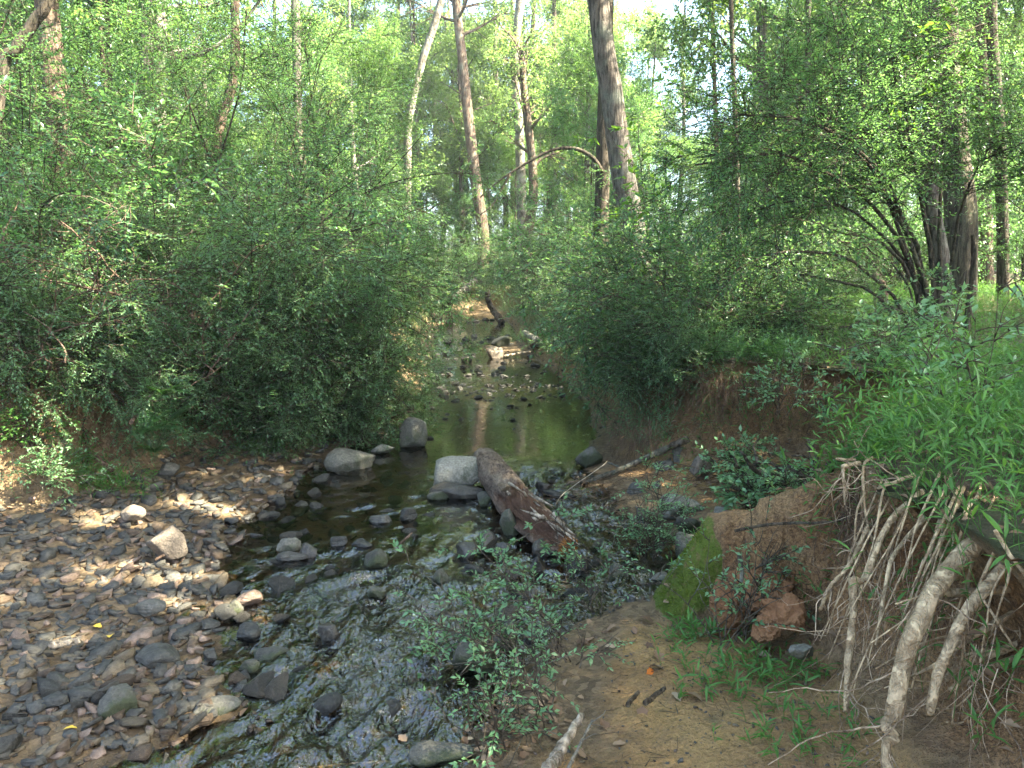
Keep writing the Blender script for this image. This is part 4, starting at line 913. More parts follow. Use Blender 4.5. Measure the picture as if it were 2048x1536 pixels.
while c < 230:
    px = rng.uniform(850, 1130); py = rng.choice([rng.normal(779, 9), rng.normal(795, 10), rng.normal(745, 7), rng.normal(712, 8), rng.normal(685, 8), rng.normal(640, 6), rng.uniform(800, 880)], p=[.28, .1, .14, .12, .22, .1, .04]); p = atz(px, py)
    hh, *_r, d_ = land(np.array([p[0]]), np.array([p[1]]), False)
    if d_[0] > .15 or p[1] > 32: continue
    s = rng.choice([rng.uniform(3, 6), rng.uniform(5, 12)])*np.linalg.norm(p)/FPX
    row = 'first' if p[1] < 13.5 else ('second' if p[1] < 19 else 'farthest'); kx = rng.integers(0, 10)
    obj('creek_stone', wets[kx], None, loc=(p[0], p[1], s*.12), rot=tilt_rot(rng, .25), scale=(s, s, s*.8), label=f'{"dark" if kx % 2 else "bluish"} stone in the {row} shoal beyond the pool', cat='stone', group=f'{"dark" if kx % 2 else "bluish"} stones of the {row} shoal'); c += 1
# pebbles on the creek bed and on the shoals
n = 9000; bx = rng.uniform(-2.2, 1.5, n); by = 2+26*rng.uniform(0, 1, n)**1.7; hb, *_r, db = land(bx, by, False); m = (db < .12) & (hb < .12); bx, by, hb = bx[m][:3600], by[m][:3600], hb[m][:3600]
sb_ = rng.uniform(.02, .06, len(bx))*np.where(by > 10, 1.5, 1)
sc_ = scatter_mesh(np.arange(len(bx)), bx, by, hb+sb_*.1, sb_, rng)
gb = obj('bed_gravel', None, label='brown pebbles lying on the creek bed and shoals', cat='gravel', kind='stuff')
for cn in COLS: obj('pebbles', sc_[cn].mesh('pebbles'), M['slate_'+('brown' if cn in ('pink', 'tan') else cn)], gb, kind='stuff')

# ------------------------------------------------------------------ the rotten log
S, K = 48, 110
lp = catmull(np.array([atz(972, 922, .20), atz(990, 950, .19), atz(1018, 988, .17), atz(1052, 1026, .14), atz(1100, 1066, .11), atz(1143, 1096, .08)]), K)
R = np.interp(np.linspace(0, 1, K), [0, .1, .35, .6, .8, .93, 1], [.125, .13, .145, .145, .13, .095, .055])
V, F4, F3 = tubes(lp[None], R[None], S); c = np.repeat(lp, S, 0); t = np.repeat(np.linspace(0, 1, K), S); d = nrm(V-c)
q = np.stack([d[:, 0]*2, d[:, 2]*2, t*14], -1)
f1 = fbm(np.stack([d[:, 0]*6, d[:, 2]*6, t*9], -1), 4, 601); f2 = fbm(q*.6, 3, 603)
# top side of the lower half has broken away: carve to the red heartwood
face = d@nrm(np.array([-.25, -.3, .9])); brk = sstep(.40, .47, t+.16*f2)*sstep(.25, .55, face+.75*f2+.25*f1)*sstep(1.02, .9, t)
rr = 1+.13*f1+.16*f2-.40*brk+.24*brk*fbm(np.stack([d[:, 0]*14, d[:, 2]*14, t*10], -1), 3, 605)
endn = np.maximum(sstep(.93, 1, t), 0); rr = rr*(1+.25*endn*fbm(q*6, 2, 607))
V = c+(V-c)*rr[:, None]; V[:, 1] += .05*(t < .02)*fbm(d*4, 2, 609)-.07*(t > .985)*fbm(d*5, 2, 611)
b = NB('rotten_log'); v = b.coord(); fur = b.noise(b.mapv(v, (1.2, .35, 1.2)), 34, 6, .7, .8); h_ = b.ramp(fur, [(.35, 0.0), (.6, 1.0)])
bk = b.mix(h_, (.045, .03, .022), (.24, .175, .125)); bk = b.mix(b.ramp(b.noise(v, 4, 4), [(.5, 0.0), (.65, .6)]), bk, (.30, .24, .175))
ht = b.mix(b.noise(b.mapv(v, (1, .3, 1)), 26, 5, .7), (.045, .024, .016), (.20, .105, .06)); ht = b.mix(b.ramp(b.noise(b.mapv(v, (1, .2, 1)), 18, 3), [(.6, 0.0), (.7, .8)]), ht, (.42, .33, .24))
cc = b.mix(b.attr('rot'), bk, ht); cc = b.mix(b.attr('tip'), cc, b.mix(b.noise(v, 60, 4, .7), (.10, .028, .008), (.60, .24, .05)))
M['log'] = b.done(b.pbr(cc, .9, b.bump(b.math('ADD', h_, b.math('MULTIPLY', b.noise(v, 70, 3), .5)), 1.0, .02), .2))
log = obj('rotten_log', None, loc=(0, 0, 0), label='rotting reddish brown log lying across the creek against the pale boulder', cat='log')
me = mesh('log', V, [F4, F3], {'rot': np.clip(brk*1.2, 0, 1), 'tip': sstep(.945, .975, t+.012*f1)}, True); obj('trunk_wood', me, M['log'], log)
log_wood = log.children[0]; g = Geo(); rng = np.random.default_rng(620)
for k in range(26):      # splinters along the break
    tt = rng.uniform(.40, .93); i = int(tt*(K-1)); a = rng.normal(0, .7); up = np.array([math.sin(a), 0, math.cos(a)]); p0 = lp[i]+up*R[i]*rng.uniform(.65, .98); dd = nrm(lp[min(i+8, K-1)]-lp[i])*rng.choice([-1, 1])+rng.normal(0, .10, 3)
    L = rng.uniform(.06, .28); Vv, f4, f3 = tubes(np.stack([p0, p0+dd*L*.5, p0+dd*L])[None], np.array([[.014, .010, .002]])*rng.uniform(.5, 1.2), 4); g.add(Vv, f3, f4)
obj('splinters', g.mesh('splinters'), M['driftwood'], log_wood)
V_, F_ = rock_geo(640, 3, 9, 18); obj('stone_chip', mesh('stone_chip', V_*np.array([.06, .04, .035]), F_, smooth=True), M['slate_tan'], loc=tuple(atz(1010, 973, .31)), label='small tan stone chip sitting on top of the log', cat='stone')
# ------------------------------------------------------------------ sticks and fallen branches
def stick(name, pts, r0, r1, mat, label, twigs=0, seed=0, cat='branch', group=None, knobs=.06):
    rng = np.random.default_rng(seed); pts = np.array(pts); root = pts[0].copy(); P = catmull(pts-root, 30); P[1:-1] += rng.normal(0, r0*.14, (28, 3))
    o = obj(name, None, loc=root, label=label, cat=cat, group=group)
    V, F4, F3 = tubes(P[None], (np.linspace(r0, r1, 30)*(1+knobs*rng.normal(0, 1, 30)))[None], 9); sh_ = obj('shaft', mesh('shaft', V, [F4, F3], smooth=True), mat, o)
    if twigs:
        p, T, u, i = sample_on(P[None], twigs, rng, .2, 1); Q = grow(p, T*.7+perp(T, rng)*.7, np.linalg.norm(P[-1])*.25*rng.uniform(.4, 1.2, twigs), 6, .1, .14, rng); g = Geo()
        V, F4, F3 = tubes(Q, np.full((twigs, 1), max(.002, r1*.5))*np.linspace(1, .4, 6), 5); g.add(V, F3, F4); obj('twigs', g.mesh('twigs', True), mat, sh_)
    return o
stick('fallen_branch', [atz(1132, 968, .03), atz(1190, 958, .08), atz(1260, 930, .16), atz(1330, 898, .30), atz(1375, 878, .42)], .018, .034, M['twig'], 'long grey fallen branch slanting from the water to the right bank', 0, 1)
stick('fallen_branch', [atz(1215, 925, .12), atz(1290, 945, .10), atz(1370, 900, .25)], .010, .014, M['twig'], 'thin dark fallen branch behind the long grey one', 5, 2)
stick('reed_stem', [atz(1110, 1010, .02), aty(1130, 985, 6.2), aty(1200, 935, 6.4), aty(1215, 922, 6.5)], .004, .003, M['driftwood'], 'thin straw-coloured stem leaning over the water', 0, 3, 'stem')
stick('fallen_branch', [atz(1095, 1545, .20), atz(1125, 1490, .20), atz(1165, 1432, .20)], .026, .012, M['driftwood'], 'weathered split stick on the sand at the bottom edge', 0, 4)
stick('fallen_branch', [atz(1135, 1540, .21), atz(1165, 1480, .21), atz(1185, 1440, .21)], .007, .004, M['bark_pale'], 'thin pale lichen-grey twig beside the split stick', 3, 5)
stick('fallen_branch', [atz(1255, 1410, .2), atz(1278, 1383, .2)], .010, .007, M['twig'], 'short dark stick on the sand', 0, 6)
stick('fallen_branch', [atz(1290, 1406, .2), atz(1330, 1376, .2)], .012, .008, M['twig'], 'short brown stick on the sand by the trailing vine', 0, 7)
stick('fallen_branch', [atz(262, 845, .75), aty(285, 815, 6.7), aty(300, 770, 6.7), aty(303, 740, 6.75)], .016, .012, M['twig_dead'], 'curved bare branch leaning up the left bank above ferns', 0, 8)
stick('fallen_branch', [atz(235, 950, .22), aty(205, 925, 6.15), aty(172, 898, 6.3), aty(160, 880, 6.4)], .022, .010, M['twig_dead'], 'dead branch leaning on the red soil of the left bank', 4, 9)
stick('fallen_branch', [atz(322, 826, .5), atz(385, 826, .45)], .022, .018, M['twig_dead'], 'short straight dead branch lying on the left bank', 0, 10)
stick('fallen_log', [atz(880, 622, .05), aty(905, 598, 33), aty(935, 575, 33.5), aty(950, 560, 34)], .20, .13, M['bark_grey'], 'leaning grey dead log at the far bend of the creek', 0, 11, 'log')
stick('fallen_log', [atz(1003, 645, .05), aty(990, 625, 28), aty(978, 608, 28), aty(975, 580, 28)], .13, .08, M['bark_dark'], 'dark leaning trunk at the far right shore', 0, 12, 'log')
stick('fallen_log', [atz(1078, 688, .25), atz(1062, 676, .3), atz(1050, 668, .3)], .10, .09, M['bark_pale'], 'short pale log under the far right shrubs', 0, 13, 'log')
stick('fallen_branch', [atz(1008, 712, .05), atz(1060, 703, .12)], .03, .026, M['driftwood'], 'smooth whitish stick on the far shoal', 0, 14)
stick('fallen_branch', [aty(2040, 705, 5.6), aty(2010, 735, 5.5), aty(1978, 765, 5.4)], .022, .03, M['stem_dark'], 'dark branch slanting into the grass at the right edge', 0, 15)
stick('fallen_branch', [atz(160, 1280, .12), atz(105, 1290, .13)], .018, .02, M['driftwood'], 'short weathered wood piece in the left sun patch', 0, 16)
stick('fallen_branch', [atz(310, 1120, .1), atz(345, 1100, .12), atz(352, 1082, .14)], .008, .005, M['twig_dead'], 'small reddish twig against the rounded brown boulder', 3, 17)
stick('fallen_branch', [atz(800, 1088, .02), atz(824, 1066, .06)], .010, .008, M['twig_dead'], 'short stick lodged in the riffle stones', 0, 18)
stick('briar_stem', [aty(600, 1540, 2.75), aty(700, 1528, 2.78), aty(800, 1522, 2.8), aty(870, 1516, 2.8)], .006, .005, M['driftwood'], 'thin green-tan stem running along the bottom edge', 0, 19, 'stem')
stick('fallen_branch', [aty(1650, 610, 8.6), aty(1560, 500, 8.8), aty(1500, 470, 9.0)], .012, .006, M['stem_dark'], 'bare dark twig standing in the grass behind the cut bank', 3, 20)
stick('fallen_branch', [aty(1330, 700, 8.2), aty(1440, 655, 8.3), aty(1560, 655, 8.3), aty(1650, 668, 8.2)], .030, .02, M['stem_dark'], 'long dark fallen bough lying along the cut bank top', 5, 21)
stick('fallen_branch', [aty(1300, 690, 8.0), aty(1420, 640, 8.0), aty(1520, 600, 8.2), aty(1610, 608, 8.4)], .022, .012, M['twig'], 'pale arched bough above the cut bank', 4, 22)

# broken stump with leaning dead wood behind the shrub
sp_ = aty(1765, 625, 10.5); stick('broken_stump', [sp_+np.array([0, 0, -.3]), sp_+np.array([0, 0, .15]), sp_+np.array([-.03, 0, .42])], .09, .04, M['bark_brown'], 'jagged broken stump in the grass behind the arching shrub', 0, 23, 'stump', knobs=.2)

# ------------------------------------------------------------------ exposed roots on the near bank
rng = np.random.default_rng(700)
rootw = obj('exposed_roots', None, loc=(1.5, 2.6, .3), label='pale exposed tree roots hanging over the eroded clay bank', cat='roots'); RO = np.array([1.5, 2.6, .3])
def root(pts, r0, r1, seed=0, mat='root'):
    rg = np.random.default_rng(seed); P = catmull(np.array([aty(*p) for p in pts])-RO, 34); k = np.linspace(0, 1, 34)
    P += np.stack([fbm(np.stack([k*5, 0*k+i*3., 0*k+seed], -1), 2, seed)*r0*.5 for i in range(3)], -1)*np.sin(np.pi*k)[:, None]
    V, F4, F3 = tubes(P[None], (np.linspace(r0, r1, 34)*(1+.12*fbm(np.stack([k*9, 0*k, 0*k+seed], -1), 2, seed)+.012*rg.normal(0, 1, 34)))[None], 11); obj('root', mesh('root', V, [F4, F3], smooth=True), M[mat], rootw); return P
RP = []
for i, (pts, a, c_) in enumerate([
  ([(2070, 1000, 3.0), (2005, 1052, 2.6), (1930, 1105, 2.45), (1870, 1180, 2.38), (1830, 1270, 2.32), (1800, 1360, 2.28), (1785, 1440, 2.25)], .038, .024),
  ([(1785, 1440, 2.25), (1770, 1450, 2.23), (1790, 1475, 2.22), (1772, 1490, 2.2), (1778, 1560, 2.15)], .018, .014),
  ([(2110, 1020, 2.8), (2055, 1080, 2.42), (2005, 1140, 2.35), (1950, 1210, 2.3), (1905, 1290, 2.27), (1875, 1360, 2.25), (1858, 1430, 2.24)], .025, .013),
  ([(1900, 945, 3.4), (1845, 988, 2.97), (1790, 1030, 2.85), (1760, 1080, 2.8), (1740, 1140, 2.75), (1715, 1200, 2.7)], .016, .010),
  ([(1705, 1155, 2.72), (1708, 1220, 2.68), (1702, 1300, 2.62), (1695, 1370, 2.56), (1692, 1425, 2.52)], .017, .010),
  ([(1705, 1158, 2.72), (1722, 1162, 2.72), (1740, 1150, 2.73)], .012, .009),
  ([(1850, 1035, 2.8), (1790, 1110, 2.7), (1770, 1190, 2.62), (1752, 1290, 2.55)], .010, .005),
  ([(1860, 1180, 2.42), (1920, 1186, 2.42), (1990, 1180, 2.45), (2060, 1175, 2.5)], .013, .015),
  ([(1890, 1305, 2.42), (1945, 1270, 2.45), (2010, 1235, 2.5), (2060, 1215, 2.5)], .010, .012),
  ([(1890, 1360, 2.38), (1920, 1330, 2.40), (1980, 1310, 2.45), (2060, 1280, 2.5)], .010, .013),
  ([(1900, 1380, 2.38), (1960, 1340, 2.4), (2050, 1310, 2.45)], .008, .010),
  ([(1684, 935, 3.2), (1690, 932, 3.2), (1718, 926, 3.25)], .010, .011),
  ([(1685, 933, 3.2), (1687, 960, 3.18), (1690, 1010, 3.15)], .008, .004),
  ([(1672, 918, 3.25), (1710, 920, 3.25)], .006, .007),
  ([(1745, 915, 3.1), (1728, 930, 3.08), (1727, 985, 3.0), (1735, 1050, 2.95), (1745, 1080, 2.9)], .006, .004),
  ([(1730, 985, 3.0), (1712, 1030, 2.95), (1710, 1115, 2.88)], .005, .003),
  ([(1830, 950, 2.95), (1800, 960, 2.95), (1755, 977, 2.95)], .010, .006),
  ([(1735, 1055, 2.9), (1700, 1130, 2.85), (1665, 1165, 2.85), (1640, 1220, 2.8)], .009, .007),
  ([(1990, 1060, 2.2), (2020, 1110, 2.15), (2060, 1160, 2.1)], .006, .006),
  ([(1960, 1190, 2.25), (2000, 1250, 2.2), (2030, 1300, 2.18)], .0045, .003),
  ([(1470, 1062, 3.7), (1520, 1052, 3.62), (1580, 1046, 3.55), (1650, 1045, 3.45), (1700, 1035, 3.35)], .008, .006),
  ([(1478, 1110, 3.62), (1484, 1140, 3.56), (1482, 1168, 3.52)], .012, .010),
  ]):
    RP.append(root(pts, a, c_, 710+i, 'root' if i < 20 else 'twig'))
# straighter middle-sized roots spilling from the lip down the face
for i in range(26):
    px = rng.uniform(1740, 2060); py = 930+.42*(px-1700)+rng.uniform(-20, 60); y0 = np.interp(px, [1700, 2060], [3.15, 2.35])-rng.uniform(0, .15); L = rng.uniform(130, 420); dx = -L*rng.uniform(.15, .55); bend = rng.normal(0, 14)
    root([(px+25, py-45, y0+.45), (px+8, py-8, y0+.06), (px+dx*.3+bend, py+L*.33, y0-.06), (px+dx*.65+bend*.6, py+L*.66, y0-.10), (px+dx, py+L, y0-.10)], rng.uniform(.0028, .0075), rng.uniform(.0015, .003), 860+i)
for i in range(14):
    px = rng.uniform(1880, 2060); py = rng.uniform(1150, 1420); L = rng.uniform(60, 200); y0 = 2.42
    root([(px+30, py-20, y0+.4), (px, py, y0), (px-L*.5, py+L*.25+rng.normal(0, 10), y0-.04), (px-L, py+L*.42+rng.normal(0, 20), y0-.06)], rng.uniform(.003, .007), .002, 905+i)
# thin roots branching from the thick ones and straggling down the clay
g = Geo(); allp = np.stack(RP[:18]); nrt = 80
p, T, u, i = sample_on(allp, nrt, rng, .05, .95); L = rng.uniform(.12, .5, nrt)
Q = grow(p, T*.3+perp(T, rng)*.7+np.array([-.15, -.1, -.5]), L, 12, 1.0, .22, rng); V, F4, F3 = tubes(Q, rng.uniform(.0013, .004, nrt)[:, None]*np.linspace(1, .45, 12), 5); g.add(V, F3, F4)
p, T, u, i = sample_on(Q, nrt*2, rng, .2, 1); Q2 = grow(p, T*.5+perp(T, rng)*.8, rng.uniform(.04, .18, nrt*2), 7, .8, .25, rng); V, F4, F3 = tubes(Q2, np.linspace(.0014, .0006, 7)[None], 4); g.add(V, F3, F4)
obj('rootlets', g.mesh('rootlets', True), M['rootlet'], rootw)
def curtain(label, pts, n, L, mat, zspan=.12, outd=(-.1, -.2), seed=0, rr=.002):
    """hair roots hanging from under the turf"""
    rg = np.random.default_rng(seed); c_ = catmull(pts, 40); t = rg.uniform(0, 39, n); k = np.minimum(t.astype(int), 38); f = (t-k)[:, None]; p = c_[k]*(1-f)+c_[k+1]*f
    p = p+rg.normal(0, .03, (n, 3)); p[:, 2] -= rg.uniform(0, zspan, n); d = np.stack([np.full(n, outd[0])+rg.normal(0, .25, n), np.full(n, outd[1])+rg.normal(0, .25, n), -np.ones(n)*.6], -1)
    o = obj('hanging_roots', None, loc=tuple(p.mean(0)), label=label, cat='roots'); Q = grow(p-p.mean(0), d, L*rg.uniform(.3, 1.2, n), 9, 1.6, .16, rg); g = Geo()
    V, F4, F3 = tubes(Q, rr*rg.uniform(.4, 1.3, n)[:, None]*np.linspace(1, .4, 9), 4); g.add(V, F3, F4); obj('rootlets', g.mesh('rootlets', True), M[mat], o)
curtain('curtain of fine brown roots hanging under the cut bank turf', [(1.65, 7.0, 1.0), (1.9, 6.75, 1.0), (2.3, 6.72, 1.02), (2.8, 6.4, 1.0)], 420, .55, 'rootlet_dark', seed=731)
curtain('brown hair roots hanging on the dark bank by the pool', [(1.35, 9.0, .9), (1.4, 8.2, .9), (1.45, 7.5, .95)], 220, .5, 'rootlet_dark', seed=732)
curtain('fine roots hanging behind the thick pale roots', [(1.48, 3.1, .98), (1.42, 2.7, .95), (1.42, 2.3, .9), (1.45, 1.9, .85)], 70, .5, 'rootlet', .3, (-.15, .0), 733, .0018)
curtain('dark fine roots at the lip of the near bank', [(1.75, 3.8, 1.0), (1.55, 3.4, 1.0), (1.45, 3.0, .95)], 180, .35, 'rootlet_dark', .2, (-.2, -.1), 734)
curtain('dry rootlets dangling from the bush roots at the right shore', [(1.0, 7.4, .45), (1.15, 7.0, .45), (1.3, 6.9, .6)], 170, .4, 'rootlet_dark', .2, (-.25, -.2), 735)
# uprooted tangled root ball in the alcove
rg = np.random.default_rng(740); rb = atz(1595, 975, .32)
ro = obj('root_ball', None, loc=rb, label='grey gnarled root tangle lying in the dark alcove', cat='roots')
n = 46; a = rg.uniform(0, 6.28, n); Q = grow(rg.normal(0, .10, (n, 3))*np.array([2.2, .8, .7]), np.stack([np.cos(a)*1.3, np.sin(a)*.6, rg.uniform(-.3, .8, n)], -1), rg.uniform(.2, .7, n), 12, .9, .28, rg)
V, F4, F3 = tubes(Q, rg.uniform(.006, .028, n)[:, None]*np.linspace(1, .35, 12), 7); g = Geo(); g.add(V, F3, F4); obj('roots', g.mesh('roots', True), M['twig'], ro)
V, F = rock_geo(741, 4, 14, 8, .14); obj('soil_core', mesh('soil_core', V*np.array([.20, .13, .13]), F, smooth=True), M['twig'], ro)
# twig litter round the fallen branch
rg = np.random.default_rng(745); g = Geo(); n = 260; c0 = np.array([[atz(1225, 975, .06), atz(1300, 950, .1), atz(1180, 985, .04), atz(1430, 960, .2)][k] for k in rg.integers(0, 4, n)]); P0 = c0+rg.normal(0, .14, (n, 3))*np.array([1.3, 1.3, .12])
Q = grow(P0, rg.normal(0, 1, (n, 3))*np.array([1, 1, .2]), rg.uniform(.1, .4, n), 6, .2, .2, rg); V, F4, F3 = tubes(Q, rg.uniform(.0015, .004, n)[:, None]*np.linspace(1, .5, 6), 4); g.add(V, F3, F4)
obj('twig_litter', g.mesh('twig_litter', True), M['rootlet_dark'], label='mat of dead twigs and rootlets around the fallen branch', cat='twigs', kind='stuff')

# clods of red clay fallen from the bank
b = NB('red_clay'); v = b.coord(); nA = b.noise(v, 6, 5, .7); nB = b.noise(v, 38, 4, .7)
M['clay'] = b.done(b.pbr(b.mix(.6, b.mix(nA, (.17, .075, .035), (.33, .18, .09)), b.ramp(nB, [(.3, .6), (.7, 1.3)]), 'MULTIPLY'), .95, b.bump(b.math('ADD', nA, nB), .9, .03), .15))
for i, (px, py, wv, hv, z, lb) in enumerate([(1545, 1195, 100, 70, .28, 'large crumbly red clay clod fallen below the clay face'), (1470, 1215, 80, 75, .18, 'red clay clod leaning on the mossy spur'), (1590, 1240, 95, 60, .28, 'red clay clod nearest the hanging roots'),
                                             (1500, 1160, 70, 50, .34, 'small red clay clod high against the clay face'), (1530, 1262, 60, 40, .24, 'small red clay clod in the low grass')]):
    o = boulder(px, py, wv, hv, z, M['clay'], lb, 760+i, .8, name='clay_clod', sub=5, sharp=1.6, planes=13, cat='clod', sink=.45)
    me = o.data; Vv = np.array([v.co[:] for v in me.vertices]); Vv = Vv*(1+.42*fbm(Vv*24+i*7, 4, 770+i)+.16*fbm(Vv*80, 3, 780+i))[:, None]; me.vertices.foreach_set('co', Vv.astype(np.float32).ravel()); me.update()

# ------------------------------------------------------------------ ground plants
def stilt_grass(x, y, hgt, rg, nl=7, ll=.07, z=None):
    """bamboo-like grass: thin leaning stems with alternate lance-shaped leaves"""
    n = len(x); zz = land(x, y)[0] if z is None else z
    P0 = np.stack([x, y, zz-.01], -1); D = np.stack([rg.normal(0, .35, n), rg.normal(-.1, .35, n), np.ones(n)], -1)
    P = grow(P0, D, hgt*rg.uniform(.6, 1.2, n), 6, 1.2, .10, rg); t = np.linspace(.25, 1, nl); f = t*5; k = np.minimum(f.astype(int), 4); f = (f-k)[:, None]
    p = (P[:, k]*(1-f)+P[:, k+1]*f).reshape(-1, 3); T = nrm(P[:, k+1]-P[:, k]).reshape(-1, 3); m = len(p); s = nrm(np.cross(T, np.array([0, 0, 1.])+rg.normal(0, .6, (m, 3)))); sg = np.tile(np.where(np.arange(nl) % 2, 1, -1), n)[:, None]
    V, F, kk = leaf_geo(p, T*.5+s*sg+rg.normal(0, .2, (m, 3))+np.array([0, 0, .1]), np.array([0, 0, 1.])+rg.normal(0, .3, (m, 3)), ll*rg.uniform(.6, 1.2, m), .17, .2, six=(ll >= .065))
    g = Geo(); g.add(V, F, None, np.repeat(np.clip(.45+.3*rg.normal(0, 1, m), 0, 1), kk)); Ps = P if ll >= .065 else P[:, ::5]; V, F4, F3 = tubes(Ps, np.linspace(.0016, .0008, Ps.shape[1])[None], 3, False); g.add(V, F3, F4, .3); return g
rg = np.random.default_rng(800)
def pick(n, x0, x1, y0, y1, cond, pw=1.0):
    x = rg.uniform(x0, x1, n); y = y0+(y1-y0)*rg.uniform(0, 1, n)**pw; L_ = land(x, y, False); m = cond(x, y, *L_); return x[m], y[m]
x, y = pick(8000, 1.35, 5.5, 1.6, 6.4, lambda x, y, h, c, s, t, m, sl, dl: (sl > -.09) & (rg.uniform(0, 1, len(x)) < .85) & ((x < 3.4) | (rg.uniform(0, 1, len(x)) < .6)))
obj('stilt_grass', stilt_grass(x[:2600], y[:2600], .15+.42*sstep(-.45, .45, fbm(P3(x[:2600], y[:2600], 0, 2.4), 2, 808)), rg, 8, .068).mesh('stilt_grass'), M['grass'], label='bright green bamboo-like grass covering the near right bank top', cat='grass', kind='stuff')
x, y = pick(16000, 1.6, 12, 5.8, 24, lambda x, y, h, c, s, t, m, sl, dl: sl > .0, 1.3)
x2, y2 = pick(9000, 3.0, 12, 8, 17, lambda x, y, h, c, s, t, m, sl, dl: sl > .3)
x, y = np.concatenate([x[:6500], x2[:4500]]), np.concatenate([y[:6500], y2[:4500]])
obj('stilt_grass', stilt_grass(x, y, .30, rg, 6, .062).mesh('stilt_grass'), M['grass'], label='sunlit grass spreading under the trees on the right bank', cat='grass', kind='stuff')
x, y = pick(9000, -14, -2.0, 6.5, 26, lambda x, y, h, c, s, t, m, sl, dl: h > .9, 1.3)
obj('stilt_grass', stilt_grass(x[:3200], y[:3200], .30, rg, 6, .062).mesh('stilt_grass'), M['grass'], label='grass and seedlings on the left bank under the shrubs', cat='grass', kind='stuff')
x, y = pick(9000, -6.5, -1.6, 5.4, 12.5, lambda x, y, h, c, s, t, m, sl, dl: (h > .16) & (h < 1.35) & (rg.uniform(0, 1, len(x)) < np.where(x < -3.2, .45, 1)*np.where(y < 6.6, .5, 1)))
obj('ground_ivy', stilt_grass(x[:2600], y[:2600], .26, rg, 9, .05).mesh('ground_ivy'), M['herb'], label='small-leaved ground cover clothing the left bank slope', cat='ground cover', kind='stuff')
x, y = pick(30000, -6, -1.6, 12, 34, lambda x, y, h, c, s, t, m, sl, dl: (h > .10) & (h < 1.4), 1.3)
x2, y2 = pick(40000, -.5, 3.4, 7.1, 36, lambda x, y, h, c, s, t, m, sl, dl: (h > .12) & (h < 1.35) & (sl < .4), 1.6)
x, y = np.concatenate([x[:2200], x2[:3600]]), np.concatenate([y[:2200], y2[:3600]])
obj('ground_ivy', stilt_grass(x, y, .30, rg, 9, .055).mesh('ground_ivy'), M['herb'], label='leafy ground cover hanging on the banks of the upper creek', cat='ground cover', kind='stuff')
# grass patch on the sand below the spur, and tufts
def patch(label, cxy, sd, n, hgt, ll, nl=6, mat='grass', name='grass_patch'):
    x = rg.normal(cxy[0], sd[0], n); y = rg.normal(cxy[1], sd[1], n); L_ = land(x, y); m = (L_[-1] > .05); x, y = x[m], y[m]; root_ = np.array([cxy[0], cxy[1], gz(*cxy)])
    g = stilt_grass(x, y, hgt, rg, nl, ll); g.V = [v-root_ for v in g.V]; o = obj(name, None, loc=root_, label=label, cat='grass', group='grass patches'); obj('blades', g.mesh('blades'), M[mat], o)
patch('low bamboo-like grass patch on the sand below the clay clods', (1.02, 3.12), (.17, .14), 75, .11, .065)
patch('grass patch in the bottom right below the roots', (1.1, 2.6), (.14, .14), 34, .10, .06)
patch('green grass tuft on the left bank foot in the sun', (-3.35, 6.1), (.2, .12), 130, .22, .06)
patch('yellowish grass tuft at the back corner of the gravel bar', (-2.55, 7.75), (.15, .1), 110, .18, .05)
patch('grass at the foot of the mossy spur', (.93, 3.6), (.07, .06), 26, .12, .07)
patch('grass growing in the alcove behind the spur', (1.75, 4.75), (.3, .3), 160, .16, .06)
patch('grass clump hanging over the cut bank edge', (2.2, 6.85), (.35, .08), 150, .3, .07)
patch('grass spilling over the lip above the clay spur', (1.62, 3.55), (.10, .12), 120, .26, .075)
# leafy sprigs: small privet seedlings
def sprig(label, base, n, L, d, seed, lsize=.032, ntw=60, nl=12, grav=.9, mat='herb', bl=None, tl=None, group='leafy sprigs along the near shore', name='leafy_sprig', cat='plant'):
    rg_ = np.random.default_rng(seed); P0 = rg_.normal(0, .03, (n, 3))*np.array([1, 1, .1]); D = np.array(d)+rg_.normal(0, .35, (n, 3)); st = grow(P0, D, L*rg_.uniform(.6, 1.15, n), 14, grav, .08, rg_)
    o = obj(name, None, loc=base, label=label, cat=cat, group=group); V, F4, F3 = tubes(st, np.linspace(.0034, .0012, 14)[None], 5); g = Geo(); g.add(V, F3, F4); obj('stems', g.mesh('stems', True), M['twig'], o)
    ntw = ntw if cat != 'plant' or seed > 914 else int(ntw*.5); wd, lf = shrub_from(rg_, st, np.full(n, .003), n*5, ntw, nl, lsize, bl=bl or .3, tl=tl or .13, droop=.8 if bl is None else .3, bt0=.15); obj('branches', wd.mesh('branches', True), M['twig'], o); obj('foliage', lf.mesh('foliage'), M[mat], o); return o
FL = dict(bl=.15, tl=.11)
sprig('large leafy sprig reaching left over the rippling water', atz(1085, 1310, .12), 10, .75, (-1.1, .3, .10), 901, .036, 100, 10, .12, **FL)
sprig('leafy sprig spreading over the mossy block', atz(1045, 1330, .14), 9, .6, (-.9, .7, .10), 902, .036, 90, 10, .12, **FL)
sprig('leafy sprig leaning towards the log across the riffle', atz(1120, 1270, .10), 7, .75, (-.9, .7, .12), 903, .034, 90, 10, .12, **FL)
sprig('leafy plant on the shore at the sand edge', atz(1150, 1330, .14), 6, .2, (-.3, .1, .8), 905, .026, 50, 12)
sprig('trailing leafy stems on the sand bank', atz(1090, 1450, .14), 8, .3, (-.5, .1, .35), 906, .028, 70, 12)
sprig('small leafy plant in the bottom centre', atz(1000, 1500, .1), 6, .28, (-.2, .1, .9), 907, .028, 60, 10)
sprig('feathery green sprig hanging before the log end', atz(1210, 1150, .08), 5, .55, (-.7, .3, 1.0), 908, .04, 45, 12)
sprig('dense small-leaved bush beside the still water', atz(1300, 1120, .02), 10, .42, (-.1, .1, 1.1), 909, .024, 220, 14, .7)
